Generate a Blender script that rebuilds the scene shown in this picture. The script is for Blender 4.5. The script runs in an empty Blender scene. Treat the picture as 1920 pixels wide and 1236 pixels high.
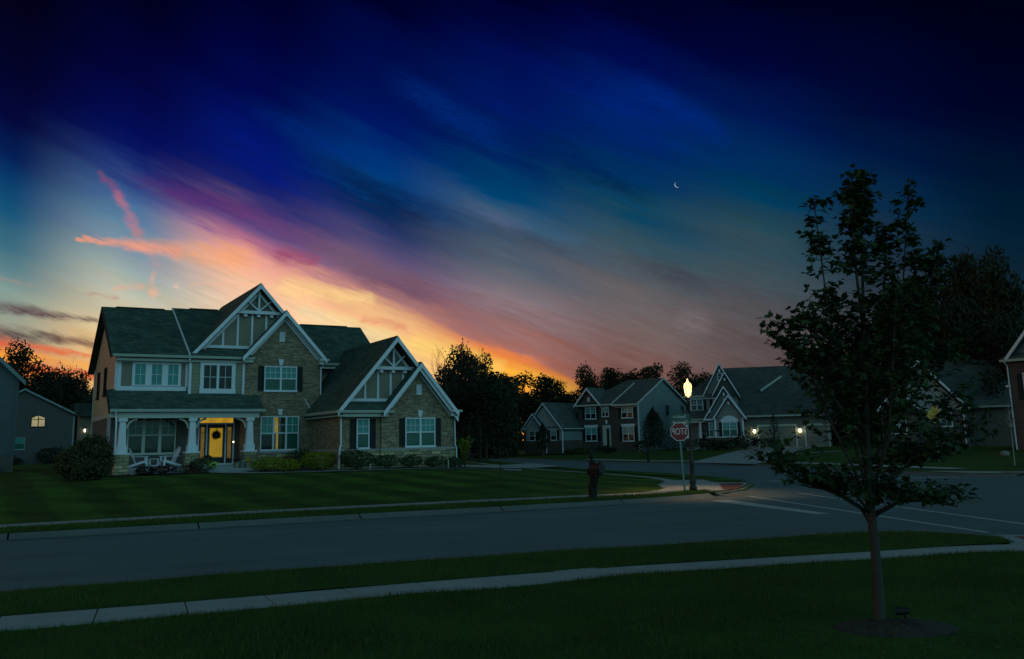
import bpy, bmesh, math, random
from mathutils import Vector, Matrix
from mathutils.geometry import tessellate_polygon
R = math.radians
C = bpy.context.scene.collection
S = bpy.context.scene
PI = math.pi

# ------------------------------------------------------------------ camera
F_PX, CX, CY = 1695.0, 960.0, 530.0          # focal length and principal point, in photo pixels (1920 wide)
PITCH, ROLL, EYE = R(9.978), R(-1.211), 1.75
cam_d = bpy.data.cameras.new('camera')
cam = bpy.data.objects.new('camera', cam_d)
C.objects.link(cam)
cam_d.sensor_width = 36.0
cam_d.lens = F_PX / 1920 * 36
cam_d.shift_y = (CY - 618) / 1920
cam_d.clip_start, cam_d.clip_end = 0.1, 9000
cam.location = (0, 0, EYE)
_cp, _sp, _cr, _sr = math.cos(PITCH), math.sin(PITCH), math.cos(ROLL), math.sin(ROLL)
_right = Vector((_cr, -_sr * _sp, _sr * _cp))
_down = Vector((_sr, _cr * _sp, -_cr * _cp))
_fwd = Vector((0, _cp, _sp))
cam.matrix_world = Matrix(((_right.x, -_down.x, -_fwd.x, 0), (_right.y, -_down.y, -_fwd.y, 0),
                           (_right.z, -_down.z, -_fwd.z, EYE), (0, 0, 0, 1)))
S.camera = cam
S.render.engine = 'CYCLES'
S.cycles.use_denoising = True
S.cycles.max_bounces = 6
S.cycles.transparent_max_bounces = 12
S.cycles.sample_clamp_indirect = 3.0
S.cycles.caustics_reflective = False
S.cycles.caustics_refractive = False
S.view_settings.view_transform = 'Standard'
S.view_settings.look = 'None'
S.view_settings.exposure = 0.0
S.view_settings.gamma = 1.0


def direction(px, py):
    """bearing of a point of the photograph, as (azimuth, elevation) in degrees"""
    cp, sp, cr, sr = math.cos(PITCH), math.sin(PITCH), math.cos(ROLL), math.sin(ROLL)
    a, b = (px - CX) / F_PX, (py - CY) / F_PX
    x, y = cr * a + sr * b, -sr * a + cr * b     # undo the roll
    d = Vector((x, sp * y + cp, -cp * y + sp))
    return math.degrees(math.atan2(d.x, d.y)), math.degrees(math.asin(d.normalized().z)), d


def spot(px, dist, z=0.0, py=820):
    """ground position seen along a bearing at a given distance"""
    d = direction(px, py)[2]
    return Vector((d.x / d.y * dist, dist, z))


def lin(r, g, b):
    f = lambda c: (c / 255 / 12.92) if c <= 10.3 else ((c / 255 + 0.055) / 1.055) ** 2.4
    return (f(r), f(g), f(b), 1.0)


# ------------------------------------------------------------------ node helpers
class NT:
    def __init__(s, tree):
        s.t = tree

    def n(s, typ, **kw):
        x = s.t.nodes.new(typ)
        for k, v in kw.items():
            setattr(x, k, v)
        return x

    def put(s, sock, v):
        if isinstance(v, (int, float)):
            sock.default_value = v
        elif isinstance(v, (tuple, list)):
            sock.default_value = v
        elif v is not None:
            s.t.links.new(v, sock)

    def m(s, op, a, b=None, c=None, clamp=False):
        x = s.n('ShaderNodeMath', operation=op)
        x.use_clamp = clamp
        s.put(x.inputs[0], a)
        if b is not None: s.put(x.inputs[1], b)
        if c is not None: s.put(x.inputs[2], c)
        return x.outputs[0]

    def mix(s, fac, a, b, blend='MIX'):
        x = s.n('ShaderNodeMix', data_type='RGBA', blend_type=blend)
        x.clamp_factor = True
        s.put(x.inputs[0], fac)
        s.put(x.inputs[6], a)
        s.put(x.inputs[7], b)
        return x.outputs[2]

    def xyz(s, x, y, z=0.0):
        c = s.n('ShaderNodeCombineXYZ')
        for i, v in enumerate((x, y, z)): s.put(c.inputs[i], v)
        return c.outputs[0]

    def sep(s, v):
        c = s.n('ShaderNodeSeparateXYZ')
        s.put(c.inputs[0], v)
        return c.outputs[0], c.outputs[1], c.outputs[2]

    def noise(s, vec, scale=1.0, detail=3.0, rough=0.55):
        x = s.n('ShaderNodeTexNoise')
        s.put(x.inputs['Vector'], vec)
        x.inputs['Scale'].default_value = scale
        x.inputs['Detail'].default_value = detail
        x.inputs['Roughness'].default_value = rough
        return x.outputs[0]

    def sstep(s, v, a, b, lo=0.0, hi=1.0):
        x = s.n('ShaderNodeMapRange', interpolation_type='SMOOTHSTEP')
        s.put(x.inputs[0], v)
        for i, k in enumerate((a, b, lo, hi)): s.put(x.inputs[i + 1], k)
        return x.outputs[0]

    def ramp(s, fac, stops, interp='LINEAR'):
        x = s.n('ShaderNodeValToRGB')
        s.put(x.inputs[0], fac)
        cr = x.color_ramp
        cr.interpolation = interp
        stops = sorted(stops, key=lambda t: t[0])
        cr.elements[0].position, cr.elements[0].color = stops[0]
        cr.elements[1].position, cr.elements[1].color = stops[-1]
        for p, c in stops[1:-1]:
            e = cr.elements.new(p)
            e.color = c
        return x.outputs[0]


# ------------------------------------------------------------------ dusk sky
W = bpy.data.worlds.new("World")
S.world = W
W.use_nodes = True
SKY_STRENGTH = 1.0


def build_sky():
    t = W.node_tree
    t.nodes.clear()
    g = NT(t)
    out = g.n('ShaderNodeOutputWorld')
    bg = g.n('ShaderNodeBackground')
    t.links.new(bg.outputs[0], out.inputs[0])
    tc = g.n('ShaderNodeTexCoord')
    x, y, z = g.sep(tc.outputs['Generated'])
    az = g.m('MULTIPLY', g.m('ARCTAN2', x, y), 57.29578)
    el = g.m('MULTIPLY', g.m('ARCSINE', z), 57.29578)
    SH = 0.40                                     # how steeply the streaks of cloud slope down to the right
    across = g.m('MULTIPLY_ADD', az, SH, el)
    along = g.m('MULTIPLY_ADD', el, -SH, az)
    nv = g.xyz(g.m('MULTIPLY', along, 0.045), g.m('MULTIPLY', across, 0.30), 3.1)
    n1 = g.noise(nv, 1.0, 5.0, 0.6)
    nv2 = g.xyz(g.m('MULTIPLY', along, 0.11), g.m('MULTIPLY', across, 0.85), 7.7)
    n2 = g.noise(nv2, 1.0, 6.0, 0.62)
    nv3 = g.xyz(g.m('MULTIPLY', along, 0.4), g.m('MULTIPLY', across, 3.0), 1.7)
    n3 = g.noise(nv3, 1.0, 4.0, 0.6)
    n4 = g.noise(g.xyz(g.m('MULTIPLY', along, 0.55), g.m('MULTIPLY', across, 6.5), 4.4), 1.0, 5.0, 0.65)
    fray = g.noise(g.xyz(g.m('MULTIPLY', az, 0.9), g.m('MULTIPLY', el, 1.6), 2.2), 1.0, 5.0, 0.65)
    w1 = g.m('MULTIPLY', g.m('SUBTRACT', n1, 0.5), 4.2)
    w2 = g.m('MULTIPLY', g.m('SUBTRACT', n2, 0.5), 2.6)
    warp = g.m('ADD', g.m('ADD', w1, w2), g.m('MULTIPLY_ADD', g.m('SUBTRACT', n3, 0.5), 0.9, g.m('MULTIPLY', g.m('SUBTRACT', n4, 0.5), 0.7)))
    calm = g.sstep(az, -30.0, -19.0, 0.35, 1.0)    # the clear gap at the left is calmer
    warp = g.m('MULTIPLY', warp, calm)
    elw = g.m('ADD', el, warp)
    cols = SKY_COLUMNS
    col = None
    prev = None
    for px, stops in cols:
        a0 = direction(px, 560)[0]
        rs = []
        for py, rgb in stops:
            a, e, _ = direction(px, py)
            rs.append((min(1, max(0, (e + SH * (a - a0) + 6) / 46)), lin(*rgb)))
        p = g.m('MULTIPLY_ADD', g.m('SUBTRACT', az, a0), SH, elw)
        fac = g.m('DIVIDE', g.m('ADD', p, 6.0), 46.0)
        c = g.ramp(fac, rs)
        col = c if col is None else g.mix(g.sstep(az, prev, a0), col, c)
        prev = a0
    # wisps, bars of cloud and the aeroplane's trail
    for (x0, y0, x1, y1, wa, wb, rgb, strength, rag) in SKY_STROKES:
        a0, e0, _ = direction(x0, y0)
        a1, e1, _ = direction(x1, y1)
        dx, dy = a1 - a0, e1 - e0
        L2 = dx * dx + dy * dy
        px_ = g.m('SUBTRACT', g.m('MULTIPLY_ADD', g.m('SUBTRACT', fray, 0.5), 0.9, az), a0)
        py_ = g.m('SUBTRACT', g.m('MULTIPLY_ADD', g.m('SUBTRACT', n3, 0.5), 0.5, g.m('MULTIPLY_ADD', g.m('SUBTRACT', fray, 0.5), 0.5, el)), e0)
        tt = g.m('DIVIDE', g.m('MULTIPLY_ADD', px_, dx, g.m('MULTIPLY', py_, dy)), L2, clamp=True)
        if L2 > 30 and rag >= 0.3:               # long streaks fade out at both ends
            strength = g.m('MULTIPLY', g.m('MULTIPLY', g.sstep(tt, 0.0, 0.4), g.sstep(tt, 0.65, 1.0, 1.0, 0.0)), strength)
        ux = g.m('MULTIPLY_ADD', tt, -dx, px_)
        uy = g.m('MULTIPLY_ADD', tt, -dy, py_)
        d = g.m('SQRT', g.m('MULTIPLY_ADD', ux, ux, g.m('MULTIPLY', uy, uy)))
        d = g.m('ADD', d, g.m('MULTIPLY', g.m('SUBTRACT', n2, 0.5), rag * 2))
        d = g.m('ADD', d, g.m('MULTIPLY', g.m('SUBTRACT', n3, 0.5), rag * 1.2))
        w = g.m('MULTIPLY_ADD', tt, wb - wa, wa)
        q = g.m('DIVIDE', d, w)
        al = g.m('MULTIPLY', g.sstep(q, 0.0, 1.15, strength, 0.0), g.m('MULTIPLY_ADD', g.m('ADD', fray, n4), 1.6, -0.75, clamp=True))
        col = g.mix(al, col, lin(*rgb))
    # fine grain of brightness along the streaks
    gain = g.m('MULTIPLY_ADD', g.m('SUBTRACT', n4, 0.5), 0.30, g.m('MULTIPLY_ADD', g.m('SUBTRACT', n3, 0.5), 0.34, 1.0))
    gain = g.m('MULTIPLY', gain, g.m('MULTIPLY_ADD', g.m('SUBTRACT', n2, 0.5), 0.5, 1.0))
    gain = g.m('MULTIPLY_ADD', g.m('SUBTRACT', gain, 1.0), calm, 1.0)
    col = g.mix(1.0, col, g.xyz(gain, gain, gain), 'MULTIPLY')
    # the sky behind and beside the photographer: pale afterglow low down, dark overhead
    back = g.ramp(g.m('DIVIDE', el, 90.0), BACK_SKY)
    off = g.m('SUBTRACT', az, 140.0)               # brightest behind the right shoulder
    off = g.m('MINIMUM', g.m('ABSOLUTE', off), g.m('SUBTRACT', 360.0, g.m('ABSOLUTE', off)))
    lobe = g.m('DIVIDE', off, 80.0)
    lobe = g.m('EXPONENT', g.m('MULTIPLY', g.m('MULTIPLY', lobe, lobe), -1.0))
    lobe = g.m('MULTIPLY_ADD', lobe, 1.28, 0.07)
    back = g.mix(1.0, back, g.xyz(lobe, lobe, lobe), 'MULTIPLY')
    side = g.sstep(g.m('ABSOLUTE', az), 34.0, 75.0)
    col = g.mix(side, col, back)
    zen = g.sstep(el, 55.0, 80.0)
    col = g.mix(zen, col, (0.004, 0.010, 0.022, 1))
    # the sunset itself, low and to the left
    ga = g.m('DIVIDE', g.m('ADD', az, 96.0), 24.0)
    ge = g.m('DIVIDE', g.m('SUBTRACT', el, 5.0), 11.0)
    gl = g.m('EXPONENT', g.m('MULTIPLY', g.m('MULTIPLY_ADD', ga, ga, g.m('MULTIPLY', ge, ge)), -1.0))
    gl = g.m('MULTIPLY', gl, SUNSET_GLOW)
    glow = g.mix(1.0, (1.0, 0.42, 0.13, 1), g.xyz(gl, gl, gl), 'MULTIPLY')
    col = g.mix(1.0, col, glow, 'ADD')
    col = g.mix(g.sstep(el, -3.0, -0.5), (0.004, 0.006, 0.006, 1), col)
    t.links.new(col, bg.inputs[0])
    bg.inputs[1].default_value = SKY_STRENGTH


SUNSET_GLOW = 1.5
BACK_SKY = [(0.0, (0.22, 0.53, 0.59, 1)), (0.30, (0.21, 0.52, 0.62, 1)), (0.50, (0.10, 0.27, 0.36, 1)),
            (0.70, (0.012, 0.05, 0.075, 1)), (1.0, (0.002, 0.008, 0.018, 1))]
SKY_COLUMNS = [
    (0, [(-150, (1, 1, 18)), (0, (2, 2, 28)), (120, (3, 4, 42)), (210, (4, 8, 58)), (270, (4, 28, 82)), (330, (8, 60, 108)), (400, (22, 84, 120)),
         (450, (58, 108, 128)), (500, (98, 134, 140)), (540, (132, 156, 148)), (600, (152, 158, 140)), (625, (160, 140, 120)), (650, (224, 112, 66)), (668, (250, 150, 60)), (690, (235, 120, 50)), (720, (200, 80, 40))]),
    (240, [(-150, (1, 1, 20)), (0, (1, 1, 34)), (150, (3, 5, 60)), (240, (3, 12, 84)), (290, (8, 22, 98)), (330, (36, 58, 122)), (370, (66, 100, 148)),
           (420, (96, 134, 160)), (470, (130, 150, 164)), (520, (160, 175, 168)), (560, (196, 194, 172)), (620, (228, 200, 150)), (680, (240, 190, 120))]),
    (480, [(-150, (1, 1, 20)), (0, (0, 1, 40)), (180, (1, 8, 78)), (280, (2, 22, 112)), (330, (6, 24, 112)), (370, (24, 34, 106)), (400, (66, 56, 112)), (430, (116, 84, 128)),
           (460, (170, 104, 134)), (490, (234, 160, 146)), (530, (250, 192, 156)), (570, (242, 204, 168)), (640, (238, 206, 164))]),
    (720, [(-150, (1, 1, 20)), (0, (0, 1, 40)), (150, (0, 14, 80)), (240, (0, 24, 102)), (310, (0, 54, 120)), (350, (2, 62, 118)), (390, (6, 40, 86)), (430, (48, 58, 104)), (480, (92, 78, 116)),
           (530, (122, 92, 112)), (560, (184, 128, 120)), (590, (242, 186, 132)), (620, (255, 210, 134)), (680, (252, 214, 150))]),
    (960, [(-150, (1, 1, 20)), (0, (0, 1, 38)), (130, (0, 14, 82)), (210, (0, 24, 96)), (290, (0, 30, 88)), (350, (0, 66, 110)), (400, (52, 88, 116)), (450, (56, 76, 98)), (500, (88, 98, 112)),
           (560, (132, 114, 120)), (610, (140, 106, 108)), (645, (168, 106, 92)), (672, (240, 140, 66)), (695, (255, 184, 62)), (740, (250, 160, 60))]),
    (1200, [(-150, (1, 1, 18)), (0, (0, 1, 34)), (120, (0, 10, 76)), (210, (0, 34, 114)), (280, (0, 36, 98)), (340, (0, 52, 96)), (400, (14, 66, 92)), (460, (56, 82, 94)), (520, (80, 88, 96)),
            (580, (106, 97, 98)), (640, (114, 96, 94)), (700, (122, 86, 80)), (760, (104, 70, 62))]),
    (1440, [(-150, (1, 1, 16)), (0, (0, 1, 28)), (130, (0, 5, 54)), (230, (0, 26, 86)), (300, (0, 42, 90)), (360, (0, 56, 88)), (430, (36, 70, 84)), (520, (64, 80, 88)), (580, (78, 80, 86)), (640, (90, 82, 84)), (700, (86, 70, 70))]),
    (1680, [(-150, (1, 1, 12)), (0, (0, 1, 22)), (200, (0, 8, 50)), (300, (0, 26, 66)), (390, (8, 42, 70)), (480, (28, 50, 68)), (600, (48, 56, 64)), (700, (50, 50, 54))]),
    (1920, [(-150, (0, 1, 10)), (0, (0, 1, 18)), (200, (0, 4, 36)), (300, (0, 15, 44)), (400, (0, 28, 50)), (480, (8, 34, 52)), (700, (24, 36, 44))]),
]
SKY_STROKES = [
    # x0, y0, x1, y1, width at each end (degrees), colour, strength, raggedness
    (196, 316, 560, 430, 0.6, 1.0, (84, 38, 106), 0.75, 0.35),
    (330, 350, 640, 470, 0.5, 1.1, (112, 66, 120), 0.45, 0.5),
    (530, 478, 590, 488, 0.8, 0.5, (150, 66, 100), 0.75, 0.35),
    (620, 500, 860, 570, 0.6, 1.2, (104, 66, 92), 0.5, 0.5),
    (190, 325, 222, 368, 0.26, 0.38, (150, 70, 112), 0.50, 0.10),
    (218, 365, 258, 432, 0.36, 0.46, (200, 116, 130), 0.58, 0.12),
    (258, 440, 296, 500, 0.40, 0.34, (200, 140, 136), 0.30, 0.15),
    (287, 515, 285, 545, 0.24, 0.26, (232, 166, 138), 0.45, 0.08),
    (288, 550, 289, 551, 0.36, 0.36, (244, 184, 150), 0.62, 0.08),
    (215, 540, 270, 538, 0.2, 0.24, (236, 170, 142), 0.45, 0.10),
    (330, 535, 334, 535, 0.2, 0.2, (246, 190, 150), 0.5, 0.05),
    (360, 534, 470, 533, 0.10, 0.14, (246, 180, 140), 0.35, 0.10),
    (150, 446, 330, 470, 0.14, 0.74, (246, 156, 120), 0.78, 0.16),
    (310, 466, 500, 492, 0.85, 1.2, (252, 168, 112), 0.80, 0.45),
    (160, 551, 220, 558, 0.10, 0.16, (186, 142, 128), 0.6, 0.10),
    (-40, 512, 60, 536, 0.25, 0.2, (170, 140, 130), 0.4, 0.18),
    (-60, 566, 178, 602, 0.55, 0.30, (88, 62, 72), 0.9, 0.22),
    (-60, 618, 110, 636, 0.75, 0.5, (84, 70, 70), 0.95, 0.40),
    (100, 632, 185, 646, 0.5, 0.35, (112, 80, 74), 0.8, 0.35),
    (-60, 634, 185, 668, 0.35, 0.3, (232, 92, 52), 0.75, 0.25),
    (-40, 655, 185, 690, 0.40, 0.4, (255, 168, 62), 0.75, 0.25),
    (-40, 680, 190, 706, 0.40, 0.35, (226, 74, 40), 0.85, 0.25),
    (575, 590, 730, 640, 0.9, 0.8, (238, 214, 168), 0.75, 0.30),
    (540, 540, 690, 560, 0.9, 0.6, (255, 214, 140), 0.7, 0.35),
    (680, 600, 760, 612, 0.35, 0.3, (222, 132, 104), 0.55, 0.25),
    (780, 640, 930, 690, 0.7, 0.8, (255, 214, 112), 0.6, 0.3),
    (870, 640, 1040, 690, 0.55, 0.5, (250, 136, 66), 0.7, 0.35),
    (1150, 130, 1400, 275, 0.9, 0.7, (0, 40, 128), 0.6, 0.5),
    (700, 120, 1000, 300, 1.3, 1.0, (0, 46, 128), 0.55, 0.6),
    (430, 170, 760, 340, 0.9, 1.1, (0, 44, 124), 0.5, 0.5),
    (900, 60, 1150, 190, 1.0, 0.9, (0, 14, 92), 0.5, 0.5),
    (560, 280, 900, 430, 0.8, 1.0, (6, 26, 74), 0.65, 0.45),
    (980, 250, 1260, 390, 0.9, 1.0, (0, 26, 72), 0.60, 0.5),
    (840, 370, 1010, 440, 0.7, 0.8, (86, 92, 124), 0.50, 0.4),
    (1150, 470, 1370, 560, 1.0, 0.8, (58, 62, 76), 0.55, 0.5),
    (1290, 605, 1310, 606, 1.1, 1.1, (128, 116, 118), 0.5, 0.3),
]
build_sky()

# ------------------------------------------------------------------ materials
MATS = {}


def mat_base(name):
    m = bpy.data.materials.new(name)
    m.use_nodes = True
    t = m.node_tree
    g = NT(t)
    b = t.nodes['Principled BSDF']
    MATS[name] = m
    return m, g, b, t.nodes['Material Output']


def bump(g, b, h, strength=0.4, dist=0.02):
    x = g.n('ShaderNodeBump')
    x.inputs['Strength'].default_value = strength
    x.inputs['Distance'].default_value = dist
    g.put(x.inputs['Height'], h)
    g.t.links.new(x.outputs[0], b.inputs['Normal'])


def plain(name, c, rough=0.6, var=0.15, scale=6.0, bmp=0.0, metallic=0.0, big=0.0):
    m, g, b, _ = mat_base(name)
    v = g.n('ShaderNodeTexCoord').outputs['Object']
    n = g.noise(v, scale, 5.0)
    f = g.m('MULTIPLY_ADD', g.m('SUBTRACT', n, 0.5), var * 4, 1.0)
    if big:
        f = g.m('MULTIPLY', f, g.m('MULTIPLY_ADD', g.m('SUBTRACT', g.noise(v, scale * 0.12, 3.0), 0.5), big * 4, 1.0))
    col = g.mix(1.0, (*c, 1), g.xyz(f, f, f), 'MULTIPLY')
    g.put(b.inputs['Base Color'], col)
    b.inputs['Roughness'].default_value = rough
    b.inputs['Metallic'].default_value = metallic
    if bmp: bump(g, b, n, bmp, 0.01)
    return m


def wallvec(g):
    v = g.n('ShaderNodeTexCoord').outputs['Object']
    x, y, z = g.sep(v)
    return v, g.xyz(g.m('ADD', x, y), z, 0.0), x, y, z


def masonry(name, c1, c2, mortar, w, h, gap, var=0.25, rough=0.85, bmp=0.5, offset=0.5, blotch=0.35, squash=1.0):
    m, g, b, _ = mat_base(name)
    v, uv, *_r = wallvec(g)
    br = g.n('ShaderNodeTexBrick')
    br.offset = offset
    br.squash = squash
    g.put(br.inputs['Vector'], uv)
    br.inputs['Color1'].default_value = (*c1, 1)
    br.inputs['Color2'].default_value = (*c2, 1)
    br.inputs['Mortar'].default_value = (*mortar, 1)
    br.inputs['Scale'].default_value = 1.0
    br.inputs['Mortar Size'].default_value = gap
    br.inputs['Brick Width'].default_value = w
    br.inputs['Row Height'].default_value = h
    br.inputs['Bias'].default_value = 0.0
    n = g.noise(v, 9.0, 5.0)
    n2 = g.noise(v, 0.8, 4.0)
    f = g.m('MULTIPLY', g.m('MULTIPLY_ADD', g.m('SUBTRACT', n, 0.5), var * 4, 1.0), g.m('MULTIPLY_ADD', g.m('SUBTRACT', n2, 0.5), blotch * 4, 1.0))
    col = g.mix(1.0, br.outputs[0], g.xyz(f, f, f), 'MULTIPLY')
    g.put(b.inputs['Base Color'], col)
    b.inputs['Roughness'].default_value = rough
    h_ = g.m('MULTIPLY_ADD', n, 0.3, g.m('MULTIPLY', br.outputs[1], -1.0))
    bump(g, b, h_, bmp, 0.012)
    return m


def siding(name, c, lap=0.15, rough=0.6, vertical=False):
    m, g, b, _ = mat_base(name)
    v, uv, x, y, z = wallvec(g)
    k = g.m('ADD', x, y) if vertical else z
    fr = g.m('FRACT', g.m('DIVIDE', k, lap))
    n = g.noise(v, 1.2, 4.0)
    n2 = g.noise(g.xyz(x, y, g.m('MULTIPLY', z, 14.0)), 1.4, 3.0)
    f = g.m('MULTIPLY', g.m('MULTIPLY_ADD', g.m('SUBTRACT', n, 0.5), 0.5, 1.0), g.m('MULTIPLY_ADD', g.m('SUBTRACT', n2, 0.5), 0.35, 1.0))
    lap_shade = g.sstep(fr, 0.0, 0.14, 0.60, 1.0)     # shadow gap at each board joint, painted into the colour
    f = g.m('MULTIPLY', f, lap_shade)
    g.put(b.inputs['Base Color'], g.mix(1.0, (*c, 1), g.xyz(f, f, f), 'MULTIPLY'))
    b.inputs['Roughness'].default_value = rough
    bump(g, b, g.m('SUBTRACT', 1.0, fr), 0.9, lap * 0.12)
    return m


def grass_mat(name, c1, c2, stripes=None):
    m, g, b, _ = mat_base(name)
    v = g.n('ShaderNodeTexCoord').outputs['Object']
    x, y, z = g.sep(v)
    n1 = g.noise(v, 0.55, 5.0, 0.62)
    n2 = g.noise(v, 3.0, 5.0, 0.65)
    n3 = g.noise(g.xyz(g.m('MULTIPLY', x, 30.0), g.m('MULTIPLY', y, 12.0), 0.0), 1.0, 4.0, 0.7)
    col = g.mix(g.m('MULTIPLY_ADD', g.m('SUBTRACT', n2, 0.5), 2.2, 0.5), (*c1, 1), (*c2, 1))
    f = g.m('MULTIPLY_ADD', g.m('SUBTRACT', n1, 0.5), 2.3, 1.0)
    f = g.m('MULTIPLY', f, g.m('MULTIPLY_ADD', g.m('SUBTRACT', n3, 0.5), 2.0, 1.0))
    if stripes:
        ang, wid, amt = stripes
        k = g.m('MULTIPLY_ADD', x, math.cos(ang), g.m('MULTIPLY', y, math.sin(ang)))
        k = g.m('ADD', k, g.m('MULTIPLY', g.noise(v, 0.25, 2.0), 0.8))
        sn = g.m('SINE', g.m('MULTIPLY', k, PI / wid))
        f = g.m('MULTIPLY', f, g.m('MULTIPLY_ADD', g.sstep(sn, -0.35, 0.35, -1.0, 1.0), amt, 1.0))
    g.put(b.inputs['Base Color'], g.mix(1.0, col, g.xyz(f, f, f), 'MULTIPLY'))
    b.inputs['Roughness'].default_value = 0.9
    b.inputs['Specular IOR Level'].default_value = 0.15
    bump(g, b, n3, 0.8, 0.03)
    return m


def leaf_mat(name, c1, c2, trans=0.25, patch=1.1, depth=0.9):
    m, g, b, out = mat_base(name)
    gm = g.n('ShaderNodeNewGeometry')
    v = g.n('ShaderNodeTexCoord').outputs['Object']
    rnd = gm.outputs['Random Per Island']
    n = g.noise(v, patch, 3.0)
    fac = g.m('ADD', g.m('MULTIPLY', rnd, 0.7), g.m('MULTIPLY', g.m('SUBTRACT', n, 0.35), depth))
    col = g.mix(fac, (*c1, 1), (*c2, 1))
    g.put(b.inputs['Base Color'], col)
    b.inputs['Roughness'].default_value = 0.6
    b.inputs['Specular IOR Level'].default_value = 0.25
    tr = g.n('ShaderNodeBsdfTranslucent')
    g.put(tr.inputs[0], col)
    mx = g.n('ShaderNodeMixShader')
    mx.inputs[0].default_value = trans
    g.t.links.new(b.outputs[0], mx.inputs[1])
    g.t.links.new(tr.outputs[0], mx.inputs[2])
    g.t.links.new(mx.outputs[0], out.inputs[0])
    return m


def emit_mat(name, c, strength=1.0, var=0.0, scale=4.0, grid=None):
    m, g, b, out = mat_base(name)
    col = (*c, 1)
    if var:
        v = g.n('ShaderNodeTexCoord').outputs['Object']
        x, y, z = g.sep(v)
        n = g.noise(g.xyz(g.m('MULTIPLY', x, scale), y, g.m('MULTIPLY', z, scale * 0.5)), 1.0, 4.0)
        f = g.m('MAXIMUM', g.m('MULTIPLY_ADD', g.m('SUBTRACT', n, 0.5), var * 4, 1.0), 0.05)
        if grid:
            br = g.n('ShaderNodeTexBrick')
            g.put(br.inputs['Vector'], g.xyz(x, z, 0.0))
            br.offset = 0.0
            br.inputs['Scale'].default_value = 1.0
            br.inputs['Mortar Size'].default_value = grid * 0.08
            br.inputs['Brick Width'].default_value = grid
            br.inputs['Row Height'].default_value = grid * 1.4
            f = g.m('MULTIPLY', f, g.m('MULTIPLY_ADD', br.outputs[1], -0.6, 1.0))
        col = g.mix(1.0, col, g.xyz(f, f, f), 'MULTIPLY')
    b.inputs['Base Color'].default_value = (0.02, 0.02, 0.02, 1)
    g.put(b.inputs['Emission Color'], col)
    b.inputs['Emission Strength'].default_value = strength
    return m


def glass_mat(name='window_glass'):
    m, g, b, out = mat_base(name)
    fr = g.n('ShaderNodeFresnel')
    fr.inputs[0].default_value = 1.5
    gl = g.n('ShaderNodeBsdfGlossy')
    gl.inputs['Roughness'].default_value = 0.03
    tp = g.n('ShaderNodeBsdfTransparent')
    tp.inputs[0].default_value = (0.82, 0.9, 0.88, 1)
    mx = g.n('ShaderNodeMixShader')
    g.put(mx.inputs[0], g.m('MULTIPLY', fr.outputs[0], 0.32))
    g.t.links.new(tp.outputs[0], mx.inputs[1])
    g.t.links.new(gl.outputs[0], mx.inputs[2])
    g.t.links.new(mx.outputs[0], out.inputs[0])
    return m


white = plain('white_paint', (0.60, 0.62, 0.68), 0.5, 0.06, 3.0)
gutterm = plain('cream_gutter', (0.42, 0.45, 0.40), 0.45, 0.06, 2.0)
tan = plain('tan_panel', (0.20, 0.17, 0.125), 0.7, 0.10, 2.5)
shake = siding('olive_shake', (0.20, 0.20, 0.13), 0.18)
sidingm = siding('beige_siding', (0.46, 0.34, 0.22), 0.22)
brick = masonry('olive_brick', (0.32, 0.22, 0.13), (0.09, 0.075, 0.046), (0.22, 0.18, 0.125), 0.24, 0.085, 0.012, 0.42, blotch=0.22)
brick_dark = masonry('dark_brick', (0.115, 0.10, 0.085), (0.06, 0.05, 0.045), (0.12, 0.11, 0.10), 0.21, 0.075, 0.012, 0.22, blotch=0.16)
brick_red = masonry('red_brown_brick', (0.085, 0.045, 0.035), (0.05, 0.03, 0.025), (0.08, 0.07, 0.065), 0.21, 0.075, 0.012, 0.3, blotch=0.25)
stone = masonry('pale_ledgestone', (0.46, 0.36, 0.20), (0.17, 0.15, 0.09), (0.10, 0.095, 0.075), 0.52, 0.17, 0.016, 0.3, offset=0.37, blotch=0.3, bmp=0.8)
shingle = masonry('slate_shingle', (0.070, 0.098, 0.074), (0.024, 0.048, 0.038), (0.012, 0.024, 0.020), 0.36, 0.13, 0.010, 0.45, blotch=0.30, bmp=0.6)
shingle_far = masonry('far_shingle', (0.07, 0.085, 0.08), (0.04, 0.05, 0.048), (0.03, 0.035, 0.034), 0.6, 0.2, 0.012, 0.3, blotch=0.25, bmp=0.5)
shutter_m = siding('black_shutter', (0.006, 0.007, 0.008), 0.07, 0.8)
black = plain('black_metal', (0.005, 0.005, 0.005), 0.6, 0.2, 20)
blackwood = plain('dark_stained_wood', (0.005, 0.005, 0.005), 0.9, 0.3, 12)
door_black = plain('black_door', (0.006, 0.009, 0.010), 0.6, 0.15, 8)
glass = glass_mat()
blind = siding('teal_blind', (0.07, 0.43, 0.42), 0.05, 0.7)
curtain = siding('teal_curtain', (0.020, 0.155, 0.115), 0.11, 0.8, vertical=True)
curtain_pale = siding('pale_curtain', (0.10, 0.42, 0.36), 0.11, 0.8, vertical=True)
interior = plain('dark_interior', (0.004, 0.005, 0.005), 0.9, 0.4, 3)
reflectroom = plain('dim_interior', (0.045, 0.05, 0.035), 0.9, 0.5, 9)
amber = emit_mat('amber_door_glass', (0.44, 0.265, 0.006), 0.72, 0.16, 3.0, grid=0.085)
amber_dim = emit_mat('amber_sidelight', (0.36, 0.21, 0.03), 0.26, 0.9, 9.0)
amber_top = emit_mat('amber_transom', (0.55, 0.30, 0.02), 0.72, 0.5, 2.6)
lit_gold = emit_mat('gold_room_light', (0.55, 0.34, 0.03), 0.5, 0.5, 6.0)
lit_pale = emit_mat('pale_lit_room', (0.62, 0.52, 0.27), 0.50, 0.3, 2.0)
bulb_white = emit_mat('white_lamp_globe', (1.0, 0.93, 0.70), 3.5)
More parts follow.
